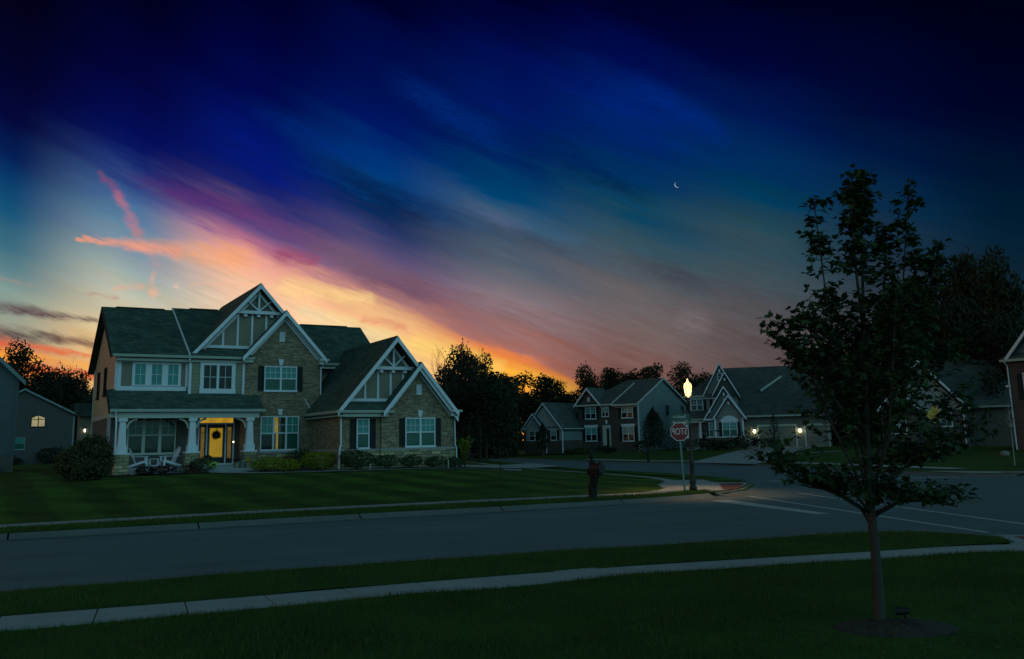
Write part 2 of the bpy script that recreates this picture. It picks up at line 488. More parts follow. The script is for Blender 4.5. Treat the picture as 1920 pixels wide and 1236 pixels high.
bulb_warm = emit_mat('warm_lamp_globe', (1.0, 0.84, 0.42), 26.0)


def lamp_glass_mat():
    m, g, b, out = mat_base('street_lamp_glass')
    e = g.n('ShaderNodeEmission')
    e.inputs[0].default_value = (1.0, 0.56, 0.18, 1)
    e.inputs[1].default_value = 1.9
    t = g.n('ShaderNodeBsdfTransparent')
    a = g.n('ShaderNodeAddShader')
    g.t.links.new(e.outputs[0], a.inputs[0])
    g.t.links.new(t.outputs[0], a.inputs[1])
    g.t.links.new(a.outputs[0], out.inputs[0])
    return m


lamp_glass = lamp_glass_mat()
kerb_m = plain('kerb_concrete', (0.105, 0.112, 0.108), 0.9, 0.12, 5.0, 0.3, big=0.12)
concrete = plain('concrete', (0.27, 0.28, 0.28), 0.85, 0.10, 5.0, 0.3, big=0.10)
concrete_far = plain('pale_concrete', (0.27, 0.275, 0.27), 0.85, 0.08, 5.0, 0.3, big=0.1)
porch_conc = plain('porch_concrete', (0.26, 0.28, 0.28), 0.8, 0.08, 3.0)
paint_line = plain('road_paint', (0.34, 0.355, 0.36), 0.7, 0.22, 9.0, big=0.1)
red_pad = masonry('red_tactile_pad', (0.19, 0.055, 0.045), (0.15, 0.045, 0.04), (0.10, 0.035, 0.03), 0.12, 0.12, 0.02, 0.2)
mulch = plain('bark_mulch', (0.03, 0.022, 0.017), 0.95, 0.6, 22, 1.0)
bark = plain('maple_bark', (0.034, 0.030, 0.024), 0.9, 0.35, 30, 0.8)
bark_dark = plain('dark_bark', (0.022, 0.018, 0.015), 0.9, 0.35, 18, 0.6)
leaf_maple = leaf_mat('maple_leaf', (0.008, 0.024, 0.008), (0.046, 0.094, 0.030), 0.22)
leaf_wood = leaf_mat('woodland_leaf', (0.008, 0.013, 0.005), (0.030, 0.040, 0.013), 0.15)
leaf_dark = leaf_mat('dark_leaf', (0.006, 0.011, 0.005), (0.017, 0.027, 0.010), 0.12)
leaf_shrub = leaf_mat('shrub_leaf', (0.022, 0.045, 0.016), (0.045, 0.085, 0.028), 0.2)
leaf_lime = leaf_mat('lime_leaf', (0.13, 0.18, 0.010), (0.26, 0.31, 0.025), 0.3)
leaf_yew = leaf_mat('yew_leaf', (0.030, 0.036, 0.012), (0.070, 0.075, 0.026), 0.2)
leaf_maroon = leaf_mat('maroon_leaf', (0.045, 0.010, 0.012), (0.10, 0.022, 0.020), 0.15)
leaf_white = leaf_mat('white_leaf', (0.25, 0.30, 0.28), (0.45, 0.52, 0.50), 0.2)
leaf_yellow = leaf_mat('yellow_petal', (0.55, 0.32, 0.01), (0.75, 0.48, 0.03), 0.25)
leaf_spark = leaf_mat('bright_flower', (0.35, 0.55, 0.10), (0.65, 0.80, 0.25), 0.3)
grass_near = grass_mat('near_turf', (0.019, 0.056, 0.006), (0.038, 0.080, 0.010))
grass_lot = grass_mat('mown_turf', (0.026, 0.066, 0.006), (0.044, 0.090, 0.009), stripes=(R(30), 1.05, 0.21))
grass_far = grass_mat('far_turf', (0.028, 0.064, 0.008), (0.048, 0.086, 0.012))
blade_m = leaf_mat('grass_blade', (0.019, 0.054, 0.005), (0.052, 0.098, 0.014), 0.25, 0.8, 2.4)
stop_red = plain('stop_sign_red', (0.20, 0.008, 0.010), 0.45, 0.08, 6)
sign_white = plain('sign_white', (0.62, 0.62, 0.60), 0.5, 0.05, 6)
sign_green = plain('sign_green', (0.012, 0.075, 0.055), 0.5, 0.08, 6)
sign_yellow = plain('sign_yellow', (0.52, 0.27, 0.01), 0.5, 0.08, 6)
sign_black = plain('sign_black', (0.01, 0.01, 0.01), 0.5, 0.05, 6)
galv = plain('galvanised_post', (0.12, 0.17, 0.18), 0.5, 0.1, 10)
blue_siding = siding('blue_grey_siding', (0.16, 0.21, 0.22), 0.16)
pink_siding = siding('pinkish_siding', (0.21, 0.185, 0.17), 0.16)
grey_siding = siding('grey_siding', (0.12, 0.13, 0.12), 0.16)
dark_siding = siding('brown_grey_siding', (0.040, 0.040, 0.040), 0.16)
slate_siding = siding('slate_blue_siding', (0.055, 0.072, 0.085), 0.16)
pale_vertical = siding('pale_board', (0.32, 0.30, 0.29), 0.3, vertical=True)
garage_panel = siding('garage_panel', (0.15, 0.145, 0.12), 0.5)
pot_tan = plain('tan_pot', (0.24, 0.22, 0.15), 0.7, 0.1, 8)
pot_blue = plain('blue_grey_pot', (0.12, 0.19, 0.20), 0.6, 0.1, 8)
moon_m = emit_mat('moonlight', (0.62, 0.74, 0.86), 0.62)
rock_m = plain('boulder_stone', (0.16, 0.16, 0.14), 0.9, 0.25, 4, 0.8)


def road_mat():
    m, g, b, _ = mat_base('worn_asphalt')
    v = g.n('ShaderNodeTexCoord').outputs['Object']
    x, y, z = g.sep(v)
    n1 = g.noise(v, 40.0, 3.0, 0.7)
    a = R(26)
    al = g.m('MULTIPLY_ADD', x, math.cos(a), g.m('MULTIPLY', y, math.sin(a)))
    ac = g.m('MULTIPLY_ADD', x, -math.sin(a), g.m('MULTIPLY', y, math.cos(a)))
    n2 = g.noise(g.xyz(g.m('MULTIPLY', al, 0.09), g.m('MULTIPLY', ac, 1.1), 0), 1.0, 4.0)
    n3 = g.noise(v, 0.35, 4.0)
    f = g.m('MULTIPLY_ADD', g.m('SUBTRACT', n1, 0.5), 0.7, 1.0)
    f = g.m('MULTIPLY', f, g.m('MULTIPLY_ADD', g.m('SUBTRACT', n2, 0.5), 0.7, 1.0))
    f = g.m('MULTIPLY', f, g.m('MULTIPLY_ADD', g.m('SUBTRACT', n3, 0.5), 0.5, 1.0))
    g.put(b.inputs['Base Color'], g.mix(1.0, (0.108, 0.140, 0.150, 1), g.xyz(f, f, f), 'MULTIPLY'))
    b.inputs['Roughness'].default_value = 0.85
    b.inputs['Specular IOR Level'].default_value = 0.15
    bump(g, b, n1, 0.5, 0.01)
    return m


asphalt = road_mat()


# ------------------------------------------------------------------ mesh builder
class MB:
    """collects simple shapes; build() links them as ONE mesh object"""

    def __init__(s, mp=None):
        s.v, s.f, s.mp = [], [], mp

    def add(s, pts, faces):
        o = len(s.v)
        for p in pts:
            p = s.mp(*p) if s.mp else p
            s.v.append((float(p[0]), float(p[1]), float(p[2])))
        s.f += [tuple(o + i for i in f) for f in faces]
        return s

    def box(s, x0, x1, y0, y1, z0, z1):
        P = [(x, y, z) for z in (z0, z1) for y in (y0, y1) for x in (x0, x1)]
        return s.add(P, [(0, 2, 3, 1), (4, 5, 7, 6), (0, 1, 5, 4), (2, 6, 7, 3), (0, 4, 6, 2), (1, 3, 7, 5)])

    def prism(s, poly, a, b, axis='y'):
        """polygon in the plane square to an axis, pushed from a to b along it"""
        k = len(poly)
        mk = {'y': lambda p, t: (p[0], t, p[1]), 'x': lambda p, t: (t, p[0], p[1]), 'z': lambda p, t: (p[0], p[1], t)}[axis]
        P = [mk(p, a) for p in poly] + [mk(p, b) for p in poly]
        F = [tuple(range(k)), tuple(range(2 * k - 1, k - 1, -1))] + [(i, (i + 1) % k, k + (i + 1) % k, k + i) for i in range(k)]
        return s.add(P, F)

    def slab(s, q, t=0.14):
        """a thick sheet (roof slope): polygon of 3-D points with its thickness below"""
        k = len(q)
        P = [tuple(p) for p in q] + [(p[0], p[1], p[2] - t) for p in q]
        F = [tuple(range(k)), tuple(range(2 * k - 1, k - 1, -1))] + [(i, (i + 1) % k, k + (i + 1) % k, k + i) for i in range(k)]
        return s.add(P, F)

    def beam(s, a, b, w, h, up=(0, 0, 1)):
        """squared bar between two points"""
        a, b = Vector(a), Vector(b)
        d = (b - a).normalized()
        sd = d.cross(Vector(up))
        if sd.length < 1e-4: sd = d.cross(Vector((0, 1, 0)))
        sd.normalize()
        u = sd.cross(d)
        P = [p + sd * (x * w / 2) + u * (y * h / 2) for p in (a, b) for (x, y) in ((-1, -1), (1, -1), (1, 1), (-1, 1))]
        return s.add([tuple(p) for p in P], [(0, 1, 2, 3), (7, 6, 5, 4), (0, 4, 5, 1), (1, 5, 6, 2), (2, 6, 7, 3), (3, 7, 4, 0)])

    def tube(s, path, rad, n=8, cap=True):
        path = [Vector(p) for p in path]
        if isinstance(rad, (int, float)): rad = [rad] * len(path)
        P, F = [], []
        ref = Vector((0.31, 0.77, 0.2)).normalized()
        for i, p in enumerate(path):
            d = (path[min(i + 1, len(path) - 1)] - path[max(i - 1, 0)]).normalized()
            a = d.cross(ref)
            if a.length < 1e-3: a = d.cross(Vector((1, 0, 0)))
            a.normalize()
            b = d.cross(a)
            for k in range(n):
                t = 2 * PI * k / n
                P.append(tuple(p + (a * math.cos(t) + b * math.sin(t)) * rad[i]))
        for i in range(len(path) - 1):
            for k in range(n):
                F.append((i * n + k, i * n + (k + 1) % n, (i + 1) * n + (k + 1) % n, (i + 1) * n + k))
        if cap:
            F.append(tuple(range(n - 1, -1, -1)))
            F.append(tuple((len(path) - 1) * n + k for k in range(n)))
        return s.add(P, F)

    def lathe(s, prof, n=16, c=(0, 0, 0)):
        P, F = [], []
        for r, z in prof:
            for k in range(n):
                t = 2 * PI * k / n
                P.append((c[0] + r * math.cos(t), c[1] + r * math.sin(t), c[2] + z))
        for i in range(len(prof) - 1):
            for k in range(n):
                F.append((i * n + k, i * n + (k + 1) % n, (i + 1) * n + (k + 1) % n, (i + 1) * n + k))
        F.append(tuple(range(n - 1, -1, -1)))
        F.append(tuple((len(prof) - 1) * n + k for k in range(n)))
        return s.add(P, F)

    def build(s, name, m, parent=None, smooth=False, fix=True):
        me = bpy.data.meshes.new(name)
        me.from_pydata(s.v, [], s.f)
        if fix:
            bm = bmesh.new()
            bm.from_mesh(me)
            bmesh.ops.recalc_face_normals(bm, faces=bm.faces)
            bm.to_mesh(me)
            bm.free()
        me.update()
        if smooth:
            for p in me.polygons: p.use_smooth = True
        me.materials.append(m)
        o = bpy.data.objects.new(name, me)
        C.objects.link(o)
        if parent: o.parent = parent
        return o


def tag(o, label=None, cat=None, group=None, kind=None):
    if label: o['label'] = label
    if cat: o['category'] = cat
    if group: o['group'] = group
    if kind: o['kind'] = kind
    return o


def thing(name, label, cat, loc=(0, 0, 0), rz=0.0, group=None):
    o = bpy.data.objects.new(name, None)
    C.objects.link(o)
    o.empty_display_size = 0.2
    o.location = loc
    o.rotation_euler = (0, 0, rz)
    return tag(o, label, cat, group)


def dup(root, loc, rz=0.0, label=None, scale=None):
    """copy of a thing with copies of its parts and sub-parts (mesh data shared)"""
    def rec(o, par):
        c = o.copy()
        C.objects.link(c)
        c.parent = par
        for ch in list(o.children): rec(ch, c)
        return c
    r = rec(root, None)
    r.location = loc
    r.rotation_euler = (0, 0, rz)
    if scale: r.scale = scale if isinstance(scale, (tuple, list)) else (scale,) * 3
    if label: r['label'] = label
    return r


def text_mesh(txt, size, depth, mirror=True, xscale=1.0):
    """letters as a mesh, centred on the origin in the x-z plane, facing -y"""
    cu = bpy.data.curves.new('lettering', 'FONT')
    cu.body, cu.size, cu.extrude = txt, size, depth / 2
    cu.align_x, cu.align_y = 'CENTER', 'CENTER'
    o = bpy.data.objects.new('lettering', cu)
    C.objects.link(o)
    bpy.context.view_layer.update()
    me = bpy.data.meshes.new_from_object(o.evaluated_get(bpy.context.evaluated_depsgraph_get()))
    bpy.data.objects.remove(o)
    mb = MB()
    sg = -1 if mirror else 1
    mb.v = [(sg * v.co.x * xscale, -v.co.z, v.co.y) for v in me.vertices]
    mb.f = [tuple(p.vertices) for p in me.polygons]
    bpy.data.meshes.remove(me)
    return mb

# ------------------------------------------------------------------ ground, streets, pavements
def smooth(t):
    t = max(0.0, min(1.0, t))
    return t * t * (3 - 2 * t)


def pdist(p, line):
    best = 1e9
    for a, b in zip(line, line[1:]):
        ax, ay, bx, by = a[0], a[1], b[0], b[1]
        dx, dy = bx - ax, by - ay
        t = max(0, min(1, ((p[0] - ax) * dx + (p[1] - ay) * dy) / (dx * dx + dy * dy)))
        best = min(best, math.hypot(p[0] - ax - t * dx, p[1] - ay - t * dy))
    return best


NEAR_IN = [(-40, -7.5), (-25, 0.2), (-15, 4.5), (-4.87, 8.9), (-3.09, 9.59), (-1.8, 10.19), (-.08, 10.92), (1.5, 11.61), (3.68, 12.27), (4.86, 12.61), (5.76, 12.83), (7.0, 12.98), (9, 13.1), (14, 13.1)]
NEAR_OUT = [(-40, -6.6), (-25, 1.0), (-15, 5.3), (-5.28, 9.63), (-3.68, 10.2), (-1.94, 10.97), (-.08, 11.74), (1.59, 12.35), (3.88, 12.98), (5.13, 13.31), (6.12, 13.62), (7.4, 13.95), (9, 14.1), (14, 14.1)]
NEAR_KERB = [(-40, -3.6), (-25, 3.2), (-15, 7.4), (-6.18, 11.25), (-4.55, 11.98), (-2.3, 13.03), (-.09, 13.85), (1.88, 14.5), (3.7, 15.15), (5.64, 15.78), (6.6, 16.0), (7.15, 15.75), (7.6, 14.75)]
FAR_KERB = [(-40, 3.5), (-24, 11.9), (-10.55, 19.02), (-7.3, 20.62), (-5.25, 21.72), (-3.17, 22.67), (-.93, 23.68), (1.88, 25.04), (4.17, 26.35), (5.2, 27.2), (6.05, 28.15)]
WALK_F = [(-40, 5.4), (-24, 13.8), (-11.35, 20.45), (-6.36, 23.3), (-1, 25.72), (2.2, 26.88), (4.3, 27.72), (5.0, 28.05)]
WALK_B = [(-40, 6.7), (-24, 14.9), (-11.85, 21.4), (-6.8, 24.35), (-1.4, 26.8), (2.0, 27.95), (3.9, 28.75), (4.7, 29.5)]
SIDE_NEAR = [(8.45, 33.6), (8.75, 35.75), (8.45, 39.0), (7.7, 43.0), (6.2, 47.3), (4.0, 53), (1.3, 66), (-1.2, 78), (-5, 95), (-12, 120), (-22, 150)]
SWALK_O = [(7.3, 33.9), (7.35, 36.5), (6.9, 40), (5.9, 44), (4.7, 48), (2.8, 53.5), (0.2, 65), (-2.3, 77), (-6.2, 94), (-13.2, 119)]
SWALK_I = [(5.9, 31.2), (6.3, 36.3), (5.9, 39.6), (4.9, 43.4), (3.7, 47.4), (1.8, 53), (-0.8, 64.4), (-3.3, 76.4), (-7.2, 93.4), (-14.2, 118.4)]
SIDE_FAR = [(24, 37.2), (19.4, 35.6), (18.2, 37.0), (17.2, 40.5), (16.2, 45.0), (15.5, 50.3), (14.2, 56), (11.6, 61), (8.5, 66.2), (5.5, 75.5), (0.2, 94), (-7, 118), (-16, 150)]

HOUSE_O = Vector((-13.7547, 48.5, 0))
HOUSE_RZ = R(30.2)


def hpt(u, n, z=0.0):
    """point of the main house's own frame in the world"""
    c, s_ = math.cos(HOUSE_RZ), math.sin(HOUSE_RZ)
    return Vector((HOUSE_O.x + u * c - n * s_, HOUSE_O.y + u * s_ + n * c, z))


def h_lot(x, y):
    d1 = pdist((x, y), WALK_B)
    d2 = pdist((x, y), SWALK_I)
    return 0.12 + 0.42 * smooth(d1 / 17.0) * smooth(d2 / 9.0)


def h_right(x, y):
    return 0.12 + 0.5 * smooth(pdist((x, y), SIDE_FAR) / 24.0)


def loft(name, A, B, nv, m, zf, z_off=0.0, sub=6, thick=0.0):
    """ground sheet between two edge lines"""
    def resample(L, k):
        seg = [math.hypot(b[0] - a[0], b[1] - a[1]) for a, b in zip(L, L[1:])]
        tot = sum(seg)
        out = []
        for i in range(k + 1):
            t = tot * i / k
            j = 0
            while j < len(seg) - 1 and t > seg[j]:
                t -= seg[j]
                j += 1
            f = min(1, t / seg[j])
            out.append((L[j][0] + (L[j + 1][0] - L[j][0]) * f, L[j][1] + (L[j + 1][1] - L[j][1]) * f))
        return out
    k = sub
    a, b = resample(A, k), resample(B, k)
    mb = MB()
    P, Fc = [], []
    for j in range(nv + 1):
        t = j / nv
        for i in range(k + 1):
            x, y = a[i][0] * (1 - t) + b[i][0] * t, a[i][1] * (1 - t) + b[i][1] * t
            P.append((x, y, zf(x, y) + z_off))
    for j in range(nv):
        for i in range(k):
            Fc.append((j * (k + 1) + i, j * (k + 1) + i + 1, (j + 1) * (k + 1) + i + 1, (j + 1) * (k + 1) + i))
    mb.add(P, Fc)
    o = mb.build(name, m, smooth=True, fix=False)
    return tag(o, kind='structure')


def flat(name, outline, z, m, zf=None):
    tri = tessellate_polygon([[Vector((x, y, 0)) for x, y in outline]])
    mb = MB()
    mb.add([(x, y, (zf(x, y) if zf else 0) + z) for x, y in outline], [tuple(t) for t in tri])
    o = mb.build(name, m)
    # every sheet looks up
    me = o.data
    if sum(p.normal.z * p.area for p in me.polygons) < 0: me.flip_normals()
    return tag(o, kind='structure')


def strip(name, line, prof, m, step=None, gap=0.012, skip=0.0):
    """profile [(offset to the left, z)] swept along a line; cut into slabs at every joint when step is given"""
    pts = []
    seg = [math.hypot(b[0] - a[0], b[1] - a[1]) for a, b in zip(line, line[1:])]
    tot = sum(seg)

    def at(t):
        t = max(0, min(tot - 1e-6, t))
        for (a, b), L in zip(zip(line, line[1:]), seg):
            if t <= L:
                f = t / L
                return Vector((a[0] + (b[0] - a[0]) * f, a[1] + (b[1] - a[1]) * f)), Vector((b[0] - a[0], b[1] - a[1])).normalized()
            t -= L
        return Vector(line[-1]), Vector((line[-1][0] - line[-2][0], line[-1][1] - line[-2][1])).normalized()

    def dirat(t):
        d = at(t - 0.6)[1] + at(t + 0.6)[1] + at(t)[1]
        return d.normalized()
    mb = MB()
    cuts = []
    if step:
        t = skip
        while t < tot:
            cuts.append((t + gap, min(t + step, tot)))
            t += step
    else:
        cuts = [(0, tot)]
    k = len(prof)
    for a, b in cuts:
        n = max(1, int((b - a) / 0.8))
        P, Fc = [], []
        for i in range(n + 1):
            t = a + (b - a) * i / n
            p, d = at(t)[0], dirat(t)
            nr = Vector((-d.y, d.x))
            for off, z in prof: P.append((p.x + nr.x * off, p.y + nr.y * off, z))
        for i in range(n):
            for j in range(k - 1):
                Fc.append((i * k + j, (i + 1) * k + j, (i + 1) * k + j + 1, i * k + j + 1))
        Fc.append(tuple(range(k)))
        Fc.append(tuple(n * k + j for j in range(k - 1, -1, -1)))
        mb.add(P, Fc)
    o = mb.build(name, m)
    return tag(o, kind='structure')


# the base sheet to the horizon
gb = MB()
N_ = 40
P, Fc = [], []
for j in range(N_ + 1):
    for i in range(N_ + 1):
        x, y = -4000 + 8000 * i / N_, -3000 + 8000 * j / N_
        P.append((x, y, -0.06))
for j in range(N_):
    for i in range(N_):
        a = j * (N_ + 1) + i
        Fc.append((a, a + 1, a + N_ + 2, a + N_ + 1))
gb.add(P, Fc)
tag(gb.build('ground', grass_far, fix=False), kind='structure')

# carriageway of both streets with the junction
out = [(-40, -3.6), (-25, 3.2), (-15, 7.4), (-6.18, 11.25), (-4.55, 11.98), (-2.3, 13.03), (-.09, 13.85), (1.88, 14.5), (3.7, 15.15), (5.64, 15.78), (6.6, 16.0), (7.15, 15.75), (7.6, 14.75), (9, 14.2), (14, 14.2), (60, 22), (60, 48), (24, 37.2)]
out += SIDE_FAR[1:]
out += list(reversed(SIDE_NEAR))
out += [(8.35, 32.4), (7.4, 29.8), (6.4, 28.3)]
out += list(reversed(FAR_KERB))
flat('street', out, 0.0, asphalt)

flatz = lambda z: (lambda x, y: z)
# rolled kerbs with their gutter pans
roll_l = [(0.42, 0.006), (0.20, 0.012), (0.10, 0.06), (0.0, 0.115), (-0.13, 0.12), (-0.13, -0.05)]
strip('kerb', list(reversed(FAR_KERB)), [(o, z) for o, z in roll_l], kerb_m, step=3.7, gap=0.035, skip=0.4)
strip('kerb', NEAR_KERB, [(-o, z) for o, z in roll_l][::-1], kerb_m, step=3.7, gap=0.03)
strip('kerb', SIDE_NEAR, [(-o, z) for o, z in roll_l][::-1], kerb_m, step=6.0, gap=0.03)
strip('kerb', SIDE_FAR, [(o, z) for o, z in roll_l], kerb_m, step=6.0, gap=0.03)
# ramp at the corner by the lamp
flat('pavement', [(4.7, 28.0), (5.0, 28.05), (5.62, 28.9), (6.0, 28.65), (6.5, 28.9), (7.2, 30.0), (8.15, 32.6), (8.3, 33.5), (7.3, 33.9), (7.35, 36.5), (6.3, 36.3), (5.7, 33.0), (5.0, 31.0), (4.5, 29.5), (3.9, 28.75)], 0.125, concrete)
flat('tactile_paving', [(6.5, 29.15), (7.05, 29.5), (8.0, 32.5), (7.95, 33.2), (7.2, 32.9)], 0.130, red_pad)
strip('kerb', [(8.45, 33.6), (8.3, 32.6), (7.35, 29.9), (6.5, 28.5), (6.05, 28.15)], [(0.5, 0.006), (0.2, 0.02), (0.05, 0.07), (-0.10, 0.11), (-0.10, -0.05)], kerb_m)
flat('pavement', [(6.9, 16.1), (7.6, 14.55), (7.4, 13.95), (9, 14.1), (14, 14.1), (14, 15.0), (9.0, 15.2), (7.9, 15.6)], 0.06, concrete)
flat('tactile_paving', [(8.0, 14.75), (9.4, 14.6), (9.4, 15.1), (8.1, 15.25)], 0.066, red_pad)
flat('pavement', [(18.3, 37.2), (19.5, 36.0), (24, 37.6), (24, 39.0), (19.8, 38.2), (18.4, 39.6), (17.6, 40.0)], 0.128, concrete_far)
flat('tactile_paving', [(19.3, 36.4), (20.9, 36.75), (20.9, 37.3), (19.3, 37.0)], 0.134, red_pad)
# pavements cut into slabs
slabp = lambda w, z: [(0.0, -0.05), (0.0, z), (w, z), (w, -0.05)]


def walk(line_a, w, z, m, step, skip=0.0, zf=None):
    return strip('pavement', line_a, slabp(w, z), m, step=step, gap=0.014, skip=skip)


walk(NEAR_IN, 0.80, 0.112, concrete, 0.875, 0.20)
walk(WALK_F, 1.06, 0.118, concrete_far, 1.3)
walk(SWALK_I[::-1][1:], -0.98, 0.1225, concrete_far, 1.3)
# earth under the lots, so that no edge of the turf hangs free
flat('ground', FAR_KERB + [(6.4, 28.3), (7.4, 29.8), (8.35, 32.4)] + SIDE_NEAR + [(-60, 150), (-70, 20)], 0.085, grass_lot)
flat('ground', SIDE_FAR + [(-10, 190), (90, 170), (95, 60)], 0.085, grass_far)
# grass: the near lawn, the verges, the corner lot and the lots over the side street
loft('lawn', NEAR_IN, [(-40, -25), (0, -25), (30, -25)], 30, grass_near, lambda x, y: 0.105 + 0.02 * math.sin(x * 1.7 + y) * math.sin(y * 1.3), sub=60)
loft('grass_verge', [(x, y) for x, y in NEAR_OUT[:-2]], NEAR_KERB, 8, grass_near, lambda x, y: 0.118 + 0.012 * math.sin(x * 2.1) * math.sin(y * 1.9), sub=60)
loft('grass_verge', FAR_KERB, [(x, y) for x, y in WALK_F], 6, grass_lot, flatz(0.121), sub=70)
tag(MB().add([(4.3, 26.50, .134), (5.2, 27.22, .134), (6.08, 28.15, .134), (5.80, 29.15, .134), (5.3, 29.0, .134), (4.3, 27.85, .134)], [(0, 1, 2, 3, 4, 5)]).build('grass_verge', grass_lot), kind='structure')
BACKL = [(-75, 60), (-60, 80), (-40, 100), (-25, 120), (-14.5, 119.5)]
EDGE = [(-40, 6.7), (-24, 14.9), (-11.85, 21.4), (-6.8, 24.35), (-1.4, 26.8), (2.0, 27.95), (3.9, 28.75), (4.5, 29.5), (5.0, 31.0), (5.7, 33.0), (6.3, 36.3), (5.9, 39.6), (4.9, 43.4), (3.7, 47.4), (1.8, 53), (-0.8, 64.4), (-3.3, 76.4), (-7.2, 93.4), (-14.2, 118.4)]
loft('lawn', EDGE, [(-60, 20), (-40, 45), (-30, 58), (-22, 70), (-16, 85), (-15, 118)], 40, grass_lot, h_lot, sub=200)
loft('lawn', [(-60, 20), (-40, 45), (-30, 58), (-22, 70), (-16, 85), (-15, 118)], [(-160, 40), (-140, 120), (-90, 180), (-20, 190)], 10, grass_far, lambda x, y: 0.52, sub=30)
loft('grass_verge', SWALK_O, [(x, y) for x, y in SIDE_NEAR[:-1]], 4, grass_lot, flatz(0.119), sub=40)
loft('lawn', SIDE_FAR, [(70, 60), (90, 110), (80, 160), (40, 200), (0, 200), (-14, 160)], 40, grass_far, h_right, sub=160)
# paint on the road
flat('stop_line', [(5.42, 26.02), (6.0, 26.3), (7.05, 21.0), (6.72, 20.9)], 0.005, paint_line)
flat('crossing_line', [(6.86, 27.6), (7.0, 27.62), (8.34, 16.45), (8.20, 16.42)], 0.005, paint_line)
flat('crossing_line', [(8.62, 28.6), (8.76, 28.62), (9.80, 16.9), (9.66, 16.88)], 0.005, paint_line)
flat('crossing_line', [(10.0, 36.4), (10.02, 36.8), (17.6, 36.9), (17.6, 36.5)], 0.005, paint_line)
# driveway and pavement of the house with the garages, pavement of the brick house
drv_z = lambda x, y: h_right(x, y) + 0.02
loft('driveway', [(11.5, 61.2), (12.6, 64.5), (17.5, 77), (25.2, 95.5)], [(14.3, 55.2), (16.5, 60), (23, 75), (32.2, 94)], 8, concrete_far, drv_z, sub=24)
loft('pavement', [(5.6, 77.5), (9.6, 66.5), (12.2, 63.8)], [(6.8, 78.4), (10.8, 67.3), (12.8, 65.3)], 2, concrete_far, drv_z, sub=14)
loft('pavement', [(15.5, 58.6), (17.0, 52), (18.2, 45.5), (19.2, 41)], [(16.6, 59.2), (18.1, 52.2), (19.3, 45.9), (20.2, 41.2)], 2, concrete_far, drv_z, sub=14)
loft('pavement', [(12.9, 64.4), (15.4, 67.6), (19.5, 69.8), (25, 71)], [(13.4, 63.7), (15.8, 66.8), (19.7, 69.0), (25, 70.2)], 2, concrete_far, drv_z, sub=14)
# driveway of the main house off the side street, and its garden path
lot_z = lambda x, y: h_lot(x, y) + 0.02
loft('driveway', [(1.0, 66.5), (-3.5, 64.5), (-9, 62.5)], [(2.8, 57.5), (-2.0, 55.5), (-7.0, 53.5)], 4, concrete_far, lot_z, sub=14)
path_a = [hpt(-2.6, -1.95), hpt(-2.5, -4.2), hpt(-0.9, -6.6), hpt(3.2, -7.75), hpt(8.2, -8.3), hpt(11.6, -8.0), hpt(14.5, -3.0)]
path_b = [hpt(-1.0, -1.95), hpt(-1.2, -3.7), hpt(-0.2, -5.7), hpt(3.4, -6.95), hpt(8.3, -7.5), hpt(11.0, -7.2), hpt(13.6, -2.6)]
loft('garden_path', [(p.x, p.y) for p in path_a], [(p.x, p.y) for p in path_b], 2, porch_conc, lambda x, y: h_lot(x, y) + 0.03, sub=40)
bed_a = [hpt(-0.9, -1.0), hpt(-1.0, -3.6), hpt(-0.1, -5.55), hpt(3.4, -6.85), hpt(8.3, -7.4), hpt(10.8, -7.1)]
bed_b = [hpt(0.0, 0.1), hpt(1.6, 0.1), hpt(2.9, -0.2), hpt(3.0, -4.9), hpt(6.0, -5.0), hpt(9.3, -5.0)]
loft('planting_bed', [(p.x, p.y) for p in bed_a], [(p.x, p.y) for p in bed_b], 6, mulch, lambda x, y: h_lot(x, y) + 0.045 + 0.03 * math.sin(3 * x) * math.sin(2.3 * y), sub=40)
bed_c = [hpt(-8.6, -1.0), hpt(-8.2, -2.7), hpt(-6.0, -2.95), hpt(-3.6, -2.8), hpt(-2.75, -2.2)]
bed_d = [hpt(-7.4, 0.5), hpt(-7.0, -1.1), hpt(-5.0, -1.15), hpt(-3.5, -1.15), hpt(-2.8, -1.15)]
loft('planting_bed', [(p.x, p.y) for p in bed_c], [(p.x, p.y) for p in bed_d], 4, mulch, lambda x, y: h_lot(x, y) + 0.045 + 0.03 * math.sin(3 * x) * math.sin(2.3 * y), sub=30)
loft('paving_stone', [(-8.55, 41.9), (-7.75, 42.2)], [(-8.9, 42.35), (-8.1, 42.7)], 1, porch_conc, lambda x, y: h_lot(x, y) + 0.10, sub=2)
# bark ring round the near tree
mr = MB()
k = 40
rr = random.Random(4)
P, Fc = [(0, 0, 0.17)], []
for ring, (r_, z_) in enumerate(((0.20, 0.155), (0.36, 0.13), (0.46, 0.098))):
    for i in range(k):
        a = 2 * PI * i / k
        q = r_ * (1 + (rr.random() - 0.5) * 0.12)
        P.append((q * math.cos(a) * 1.15, q * math.sin(a) * 0.85, z_ + (rr.random() - 0.5) * 0.015))
for i in range(k): Fc.append((0, 1 + i, 1 + (i + 1) % k))
for ring in range(2):
    for i in range(k):
        a = 1 + ring * k
        Fc.append((a + i, a + k + i, a + k + (i + 1) % k, a + (i + 1) % k))
mr.add(P, Fc)
for i in range(1500):                            # loose chips of bark
    a, q = rr.random() * 2 * PI, math.sqrt(rr.random()) * 0.46
    c = Vector((q * math.cos(a) * 1.15, q * math.sin(a) * 0.85, 0.175 - 0.08 * (q / 0.46) ** 1.6))
    d = Vector((rr.random() - .5, rr.random() - .5, (rr.random() - .5) * .5)).normalized() * rr.uniform(.008, .022)
    e = Vector((-d.y, d.x, rr.random() * .006)) * 0.4
    mr.add([c - d, c + e, c + d, c - e], [(0, 1, 2, 3)])
ring = mr.build('mulch_ring', mulch, fix=False)
ring.location = (3.22, 8.18, 0)
